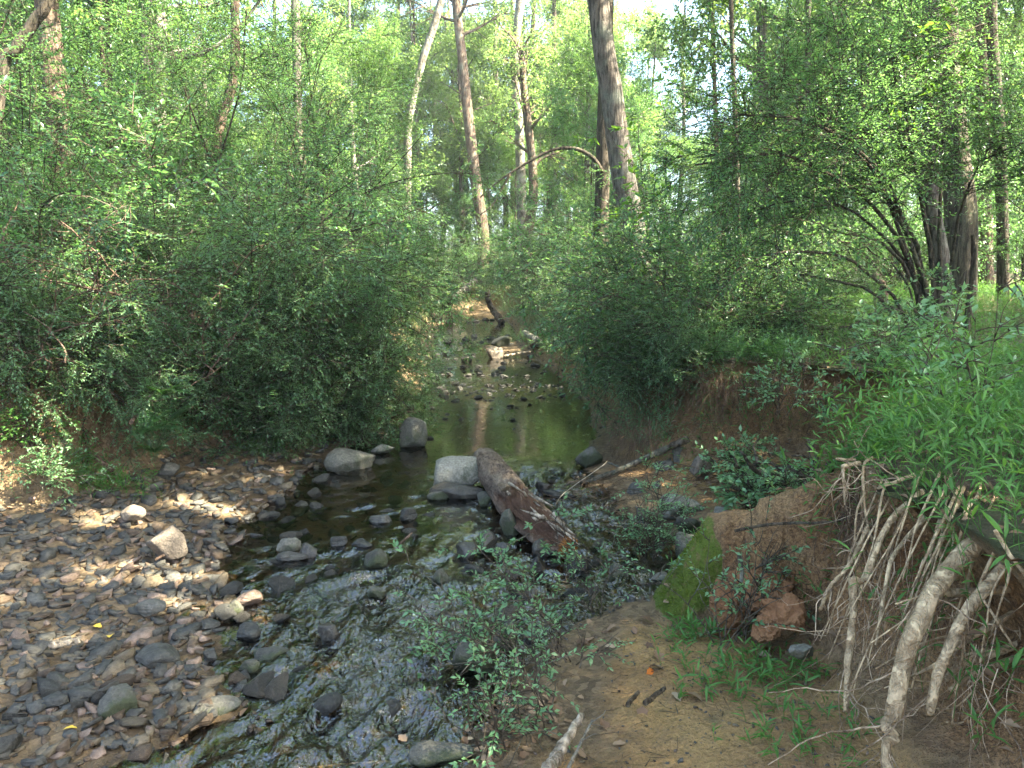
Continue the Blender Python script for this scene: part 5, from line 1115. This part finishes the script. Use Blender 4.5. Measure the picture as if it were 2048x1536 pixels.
sprig('sprig with bluish leaves above the small-leaved bush', atz(1320, 1070, .1), 5, .6, (-.5, .1, 1.0), 910, .04, 40, 10)
sprig('leafy sprigs by the running water near the shore', atz(1190, 1230, .04), 5, .3, (-.3, .2, .8), 911, .03, 50, 12)
sprig('vine sprig with round leaves climbing the mossy spur', atz(1440, 1290, .18), 6, .55, (.3, .35, 1.0), 912, .03, 70, 12)
sprig('bluish leafy sprig over the clay clods', atz(1500, 1280, .2), 5, .5, (.3, .3, 1.0), 913, .032, 60, 10)
sprig('leafy ground cover in the alcove', atz(1460, 960, .2), 12, .35, (0, 0, 1), 915, .05, 110, 10)
sprig('heart-leaved ground cover in front of the alcove', atz(1500, 1020, .2), 12, .3, (0, -.1, 1), 916, .055, 90, 10)
sprig('ground cover at the spur back side', atz(1600, 1020, .35), 10, .28, (-.1, 0, 1), 917, .04, 90, 10)
sprig('leafy seedling on the cut bank edge at right', aty(1760, 760, 6.0), 9, .6, (-.2, -.3, 1), 918, .05, 110, 12)
sprig('leafy seedling standing before the arching shrub', aty(1850, 720, 7.2), 8, .9, (-.1, -.2, 1.2), 919, .05, 130, 12)
sprig('leafy seedling hanging over the cut bank middle', aty(1560, 830, 6.0), 7, .6, (-.2, -.3, .8), 920, .04, 80, 12)
sprig('sunlit yellow-green seedling on the red left bank', atz(60, 900, .5), 12, .5, (.1, -.2, 1), 921, .035, 160, 12, mat='grass')
sprig('leafy sprig low at the left edge by the gravel', atz(95, 975, .28), 9, .4, (.2, -.2, 1), 922, .03, 110, 12)
sprig('tall thin weed in the grass behind the near bank lip', np.array([2.2, 3.6, 1.1]), 6, .7, (-.1, -.1, 1.3), 925, .05, 60, 8)
# broad-leaved vine with bright round leaves before the big trunk, and at the top right
sprig('bright broad-leaved vine hanging before the thickest trunk', aty(1330, 420, 9.3), 9, 1.3, (-.6, -.1, .1), 931, .10, 46, 6, .8, 'leaf_broad', group='broad-leaved vines', name='broadleaf_vine', cat='vine')
sprig('broad-leaved vine at the edge of the right thicket', aty(1400, 250, 9.5), 9, 1.4, (-.5, -.1, .1), 932, .10, 50, 6, .8, 'leaf_broad', group='broad-leaved vines', name='broadleaf_vine', cat='vine')
sprig('bright broad-leaved spray at the top right', aty(2000, 60, 8.0), 9, 1.5, (-.8, 0, -.1), 933, .10, 60, 6, .8, 'leaf_broad', group='broad-leaved vines', name='broadleaf_vine', cat='vine')
sprig('broad-leaved vine trailing over the right edge of the creek', aty(1290, 700, 8.3), 9, 1.0, (-.6, -.1, -.1), 934, .08, 60, 6, .8, 'leaf_dark', group='broad-leaved vines', name='broadleaf_vine', cat='vine')

# ferns on the left bank
def fern(label, base, n, L, seed):
    rg_ = np.random.default_rng(seed); a = rg_.uniform(0, 6.28, n); o = obj('fern', None, loc=base, label=label, cat='fern', group='ferns on the left bank')
    D = np.stack([np.cos(a)*.9+.3, np.sin(a)*.9-.35, np.ones(n)], -1); P = grow(np.zeros((n, 3)), D, L*rg_.uniform(.7, 1.2, n), 18, 2.6, .03, rg_)
    for i in range(n):
        g = Geo(); V, F4, F3 = tubes(P[i:i+1], np.linspace(.003, .001, 18)[None], 4); g.add(V, F3, F4, .2)
        m = 22; t = np.linspace(.12, 1, m); f = t*17; k = np.minimum(f.astype(int), 16); f = (f-k)[:, None]; p = P[i, k]*(1-f)+P[i, k+1]*f; T = nrm(P[i, k+1]-P[i, k]); s = nrm(np.cross(T, np.array([0, 0, 1.]))); up = np.cross(s, T)
        ln = L*.17*np.sin(np.pi*np.clip(t*.9+.12, 0, 1))**.7
        for sg in (-1, 1):
            V, F, kk = leaf_geo(p, s*sg+T*.35, up, ln, .16, .1); g.add(V, F, None, np.repeat(rg_.uniform(.2, .8, m), kk))
        obj('frond', g.mesh('frond'), M['fern'], o)
fern('dark fern with drooping fronds under the leaning branch', atz(285, 870, .6), 9, .42, 951)
fern('fern in the shade beside the short dead branch', atz(330, 850, .6), 8, .38, 952)
fern('fern below the leaning branch at the bank foot', atz(310, 905, .35), 9, .36, 953)
fern('upper fern on the shaded left bank', atz(325, 790, .9), 7, .36, 954)
fern('fern at the foot of the left bank by the gravel', atz(110, 960, .3), 8, .36, 955)

# ------------------------------------------------------------------ fallen leaves
def dead_leaf(seed):
    rg_ = np.random.default_rng(seed); n = 9; t = np.linspace(0, 1, n); wv = .30*np.sin(np.pi*t**.8)*(1+.25*np.sin(t*19+seed)); curl = rg_.uniform(-.5, .8)
    z = .12*np.sin(t*3+seed)+curl*.1; V = np.concatenate([np.stack([t-.5, wv, z+abs(curl)*wv*.9], -1), np.stack([t-.5, 0*t, z], -1), np.stack([t-.5, -wv, z+abs(curl)*wv*.7], -1)])
    i = np.arange(n-1); F = np.concatenate([np.stack([i, i+1, i+n+1, i+n], -1), np.stack([i+n, i+n+1, i+2*n+1, i+2*n], -1)]); return mesh('leaf', V, F, {'rnd': np.full(3*n, rg_.uniform(0, 1))}, True)
DL = [dead_leaf(s) for s in range(6)]
for me in DL: me.materials.append(M['dry_leaf'])
YL = DL[0].copy(); YL.materials.clear(); YL.materials.append(M['yellow_leaf']); OL = DL[1].copy(); OL.materials.clear(); OL.materials.append(M['orange_leaf'])
def leaf_at(px, py, z0, s, me, label, group=None):
    p = hit(px, py); obj('fallen_leaf', me, None, loc=(p[0], p[1], p[2]+.012), rot=(rg.normal(0, .3), rg.normal(0, .3), rg.uniform(0, 6.28)), scale=s, label=label, cat='leaf', group=group)
leaf_at(1300, 1350, .2, .06, OL, 'orange-red fallen leaf on the sand')
for px, py, lb in [(195, 1258, 'yellow leaf beside the weathered wood piece'), (222, 1278, 'yellow leaf right of the weathered wood piece'), (178, 1002, 'yellow leaf at the back of the gravel bar'), (140, 1465, 'pale yellow leaf in the bottom left'), (470, 1015, 'yellow leaf by the small pool on the bar')]:
    leaf_at(px, py, .1, .055, YL, lb)
spots_l = [(1300, 1295), (1312, 1320), (1318, 1343), (1385, 1400), (1290, 1440), (1210, 1460), (1240, 1500), (1350, 1395), (1180, 1250), (1200, 1265), (1175, 1285), (1230, 1262), (1240, 1290), (1215, 1300), (1260, 1285), (1270, 1265), (1195, 1310), (1290, 1250), (1160, 1300), (1335, 1200), (1345, 1225), (1330, 1180)]
for px, py in spots_l: leaf_at(px+rg.normal(0, 5), py+rg.normal(0, 4), .18, rg.uniform(.05, .09), DL[int(rg.integers(0, 6))], 'brown curled leaf on the sand shore', 'brown leaves on the sand shore')
for k in range(34): leaf_at(rg.uniform(1480, 1680), rg.uniform(1150, 1330), .32, rg.uniform(.05, .085), DL[int(rg.integers(0, 6))], 'brown curled leaf among the clay clods', 'brown leaves among the clay clods')
for k in range(40): leaf_at(rg.uniform(20, 560), rg.uniform(930, 1480), .1, rg.uniform(.035, .065), DL[int(rg.integers(0, 6))], 'brown leaf lying among the bar stones', 'brown leaves on the gravel bar')
for k in range(22): leaf_at(rg.uniform(960, 1160), rg.uniform(1400, 1530), .12, rg.uniform(.04, .08), DL[int(rg.integers(0, 6))], 'brown leaf on the bottom centre shore', 'brown leaves at the bottom centre')
for k in range(46): leaf_at(rg.normal(1010, 70), rg.normal(1470, 45), .1, rg.uniform(.03, .07), DL[int(rg.integers(0, 6))], 'brown leaf on the muddy near shore', 'brown leaves on the muddy shore')
# leaf litter on the wood floor and in the alcove
n = 9000; x = np.concatenate([rg.uniform(1.3, 9, n), rg.uniform(-10, -2.2, n), rg.uniform(.9, 2.8, 1500)]); y = np.concatenate([2+14*rg.uniform(0, 1, n)**1.3, 5+12*rg.uniform(0, 1, n)**1.3, rg.uniform(4.3, 7, 1500)])
L_ = land(x, y); m = (L_[-1] > .25) & (L_[0] > .12); x, y, z = x[m], y[m], L_[0][m]; k = len(x)
V, F, kk = leaf_geo(np.stack([x, y, z+.012], -1), rg.normal(0, 1, (k, 3))*np.array([1, 1, .15]), np.array([0, 0, 1.])+rg.normal(0, .25, (k, 3)), rg.uniform(.03, .07, k), .5, .3)
g = Geo(); g.add(V, F, None, np.repeat(rg.uniform(0, 1, k), kk)); obj('leaf_litter', g.mesh('leaf_litter'), M['dry_leaf'], label='brown leaf litter over the banks and the wood floor', cat='leaves', kind='stuff')

# moss fuzz on the spur
n = 16000; x = rg.uniform(.6, 1.5, n); y = rg.uniform(3.4, 4.3, n); L_ = land(x, y); m = (L_[4]+.55*fbm(P3(x, y, 3, 9), 3, 990) > .66); x, y, z = x[m], y[m], L_[0][m]; k = len(x)
e = .01; nx_ = -(land(x+e, y)[0]-z)/e; ny_ = -(land(x, y+e)[0]-z)/e; nv = nrm(np.stack([nx_, ny_, np.ones(k)], -1))
V, F, kk = leaf_geo(np.stack([x, y, z], -1)-nv*.004, nv+rg.normal(0, .5, (k, 3)), rg.normal(0, 1, (k, 3)), rg.uniform(.012, .028, k), .3, .1); g = Geo(); g.add(V, F, None, np.repeat(rg.uniform(0, 1, k), kk))
obj('moss', g.mesh('moss'), leaf_mat('moss_leaf', (.05, .075, .010), (.15, .19, .03), (.2, .28, .04), .2, .8, .1), label='green moss cushion on the creek side of the clay spur', cat='moss', kind='stuff')

# grit, chips and broken twigs strewn on the sand
n = 2600; x = rg.uniform(-.4, 1.5, n); y = rg.uniform(1.9, 4.6, n); L_ = land(x, y); m = (L_[2] > .3) & (L_[1] < .3) & (L_[4] < .2); x, y, z = x[m][:900], y[m][:900], L_[0][m][:900]
sz = .006+.03*rg.beta(1, 6, len(x)); so_ = scatter_mesh(np.arange(len(x)), x, y, z+sz*.15, sz, rg); gs = obj('sand_grit', None, label='small stones and grit strewn over the sandy shore', cat='gravel', kind='stuff')
for cn in COLS: obj('pebbles', so_[cn].mesh('pebbles'), M['slate_'+cn], gs, kind='stuff')
n = 420; x = rg.uniform(-.3, 1.5, n); y = rg.uniform(1.9, 4.6, n); L_ = land(x, y); m = (L_[2] > .3); x, y, z = x[m], y[m], L_[0][m]; k = len(x)
Q = grow(np.stack([x, y, z+.006], -1), rg.normal(0, 1, (k, 3))*np.array([1, 1, .05]), rg.uniform(.02, .12, k), 5, 0, .12, rg); V, F4, F3 = tubes(Q, rg.uniform(.0008, .0022, k)[:, None]*np.linspace(1, .6, 5), 4); g = Geo(); g.add(V, F3, F4)
obj('twig_litter', g.mesh('twig_litter', True), M['twig'], label='tiny broken twigs scattered over the sandy shore', cat='twigs', kind='stuff')
# ------------------------------------------------------------------ the trees overhead that shade the creek (their crowns are above the picture)
# sun reaches the ground only through gaps in these crowns: (x, y, radius across)
GAPS = [(atz(350, 1010, .12), .45, .26), (atz(440, 1015, .1), .3, .17), (atz(240, 1020, .14), .26, .16), (atz(300, 1130, .1), .5, .11), (atz(200, 1140, .12), .28, .08), (atz(430, 1130, .06), .25, .08), (atz(130, 1265, .12), .20, .08), (atz(480, 1215, .03), .24, .10), (atz(375, 1205, .05), .15, .08), (atz(10, 1175, .15), .15, .10),
        (atz(70, 940, .4), .35, .25), (atz(230, 930, .3), .22, .15), (atz(400, 870, .2), .2, .15), (atz(60, 850, .7), .3, .25), (np.array([2.0, 9.6, 1.5]), .5, .5), (np.array([2.6, 11.6, 2.4]), .8, .8), (np.array([3.2, 7.6, 3.0]), .7, .5), (np.array([-2.6, 9.6, 1.6]), .4, .4), (np.array([-6.5, 9.5, 3.5]), 1.0, 1.0), (np.array([-4.6, 9.0, 2.2]), .5, .4), (np.array([-3.2, 12.0, 4.3]), .9, .7), (np.array([-4.2, 7.2, 1.4]), .5, .4)]
rng = np.random.default_rng(1001)
for _ in range(26):
    GAPS.append((np.array([rng.uniform(-7, -2.2), rng.uniform(7.2, 11), rng.uniform(1.0, 4.5)]), rng.uniform(.12, .34), rng.uniform(.12, .3)))
for _ in range(14):
    GAPS.append((np.array([rng.uniform(1.6, 4.5), rng.uniform(7.6, 11), rng.uniform(1.6, 4.5)]), rng.uniform(.12, .34), rng.uniform(.12, .3)))
def sun_clear(p):
    """True where a leaf at p would leave the sun gaps open"""
    ok = np.ones(len(p), bool)
    for c, rx, ry in GAPS:
        q = p-c; t = q@SUN; r = q-t[:, None]*SUN
        # radii on the ground plane, seen along the sun
        gx_ = r-SUN*(r[:, 2]/SUN[2])[:, None]
        ok &= ~(((gx_[:, 0]/(rx*1.12))**2+(gx_[:, 1]/(ry*1.25+.05))**2 < 1) & (t > 0))
    return ok
TR = [(6.0, 3.4, 15, .24), (10.5, 8.5, 17, .28), (4.5, -3.5, 15, .24), (12.5, 2.5, 18, .28), (8.0, -2.5, 16, .22), (15, 7.0, 18, .28), (2.0, -7.5, 16, .22)]
LB = ['overhanging tree on the near right whose crown shades the shore', 'tall shade tree right of the massive trunk, crown above view', 'shade tree behind the viewer with a spreading crown', 'shade tree farther right with a spreading crown', 'shade tree deep on the right with a spreading crown', 'outer shade tree at far right', 'shade tree behind the viewer to the right']
n = 4200; gx0 = rng.uniform(-7.5, 6.5, n); gy0 = rng.uniform(-.5, 11.5, n); hz = rng.uniform(8.0, 14.5, n)
C = np.stack([gx0, gy0, np.zeros(n)], -1)+SUN*((hz-.4)/SUN[2])[:, None]
dens = fbm(C*np.array([.35, .35, .2]), 3, 1003); C = C[(dens > np.where((gx0 > -1.6) & (gy0 < 7.5), -9, -.26))]
el = (C[:, 2]-CAM_Z)/np.maximum(np.hypot(C[:, 0], C[:, 1]), .1); C = C[~((C[:, 1] > 1) & (np.abs(C[:, 0]) < .75*C[:, 1]) & (el < .40))]
tp_ = np.array([(a, b_) for a, b_, _, _ in TR]); own = np.argmin(((C[:, None, :2]-tp_[None])**2).sum(-1), 1)
for i, (tx, ty, tz, r) in enumerate(TR):
    cs = C[own == i]; base = np.array([tx, ty, gz(tx, ty)-.15])
    t = obj('shade_tree', None, loc=base, label=LB[i], cat='tree', group='shade trees overhead')
    path = np.array([[0, 0, 0], [.1, .05, tz*.3], [-.05, .1, tz*.6], [.1, 0, tz-1]]); me, P, R = trunk_mesh('trunk', path, [r, r*.85, r*.7, r*.3], S=12, sub=24, seed=1010+i); tk = obj('trunk', me, M['bark_grey'], t)
    if not len(cs): continue
    k = 26; cl_ = cs[rng.choice(len(cs), min(k, len(cs)), replace=False)]-base
    lim = []
    for c_ in cl_:
        h0 = np.clip(c_[2]*.75-np.hypot(c_[0], c_[1])*.25, 3.5, tz-2); s0 = np.array([np.interp(h0, P[:, 2], P[:, 0]), np.interp(h0, P[:, 2], P[:, 1]), h0]); lim.append(catmull(np.array([s0, s0*.55+c_*.45+np.array([0, 0, .5]), c_]), 9))
    V, F4, F3 = tubes(np.array(lim), np.linspace(.07, .012, 9)[None], 5); g = Geo(); g.add(V, F3, F4); obj('limbs', g.mesh('limbs', True), M['bark_grey'], tk)
    m = 16; p = np.repeat(cs, m, 0)+rng.normal(0, .34, (len(cs)*m, 3))*np.array([1, 1, .45]); p = p[sun_clear(p)]; q = len(p)
    V, F, kk = leaf_geo(p-base, rng.normal(0, 1, (q, 3))*np.array([1, 1, .4]), np.array([0, 0, 1.])+rng.normal(0, .5, (q, 3)), rng.uniform(.13, .24, q), .62); lf = Geo(); lf.add(V, F, None, np.repeat(rng.uniform(0, 1, q), kk)); obj('crown', lf.mesh('crown'), M['leaf_tree'], t)

# ------------------------------------------------------------------ damp air between the trees
hz = NB('haze_air'); pv = hz.n('ShaderNodeVolumePrincipled'); pv.inputs['Color'].default_value = (.86, .93, 1.0, 1); pv.inputs['Density'].default_value = .0007; pv.inputs['Anisotropy'].default_value = .2
hz.l(pv.outputs[0], hz.out.inputs[1])
bx0, bx1, by0, by1, bz0, bz1 = -80, 80, -70, 95, -2, 36
Vh = np.array([(x, y, z) for x in (bx0, bx1) for y in (by0, by1) for z in (bz0, bz1)]); Fh = [(0, 1, 3, 2), (4, 6, 7, 5), (0, 4, 5, 1), (2, 3, 7, 6), (0, 2, 6, 4), (1, 5, 7, 3)]
obj('haze', mesh('haze', Vh, np.array(Fh)), hz.m, label='faint bluish haze in the wood air', cat='haze', kind='stuff')
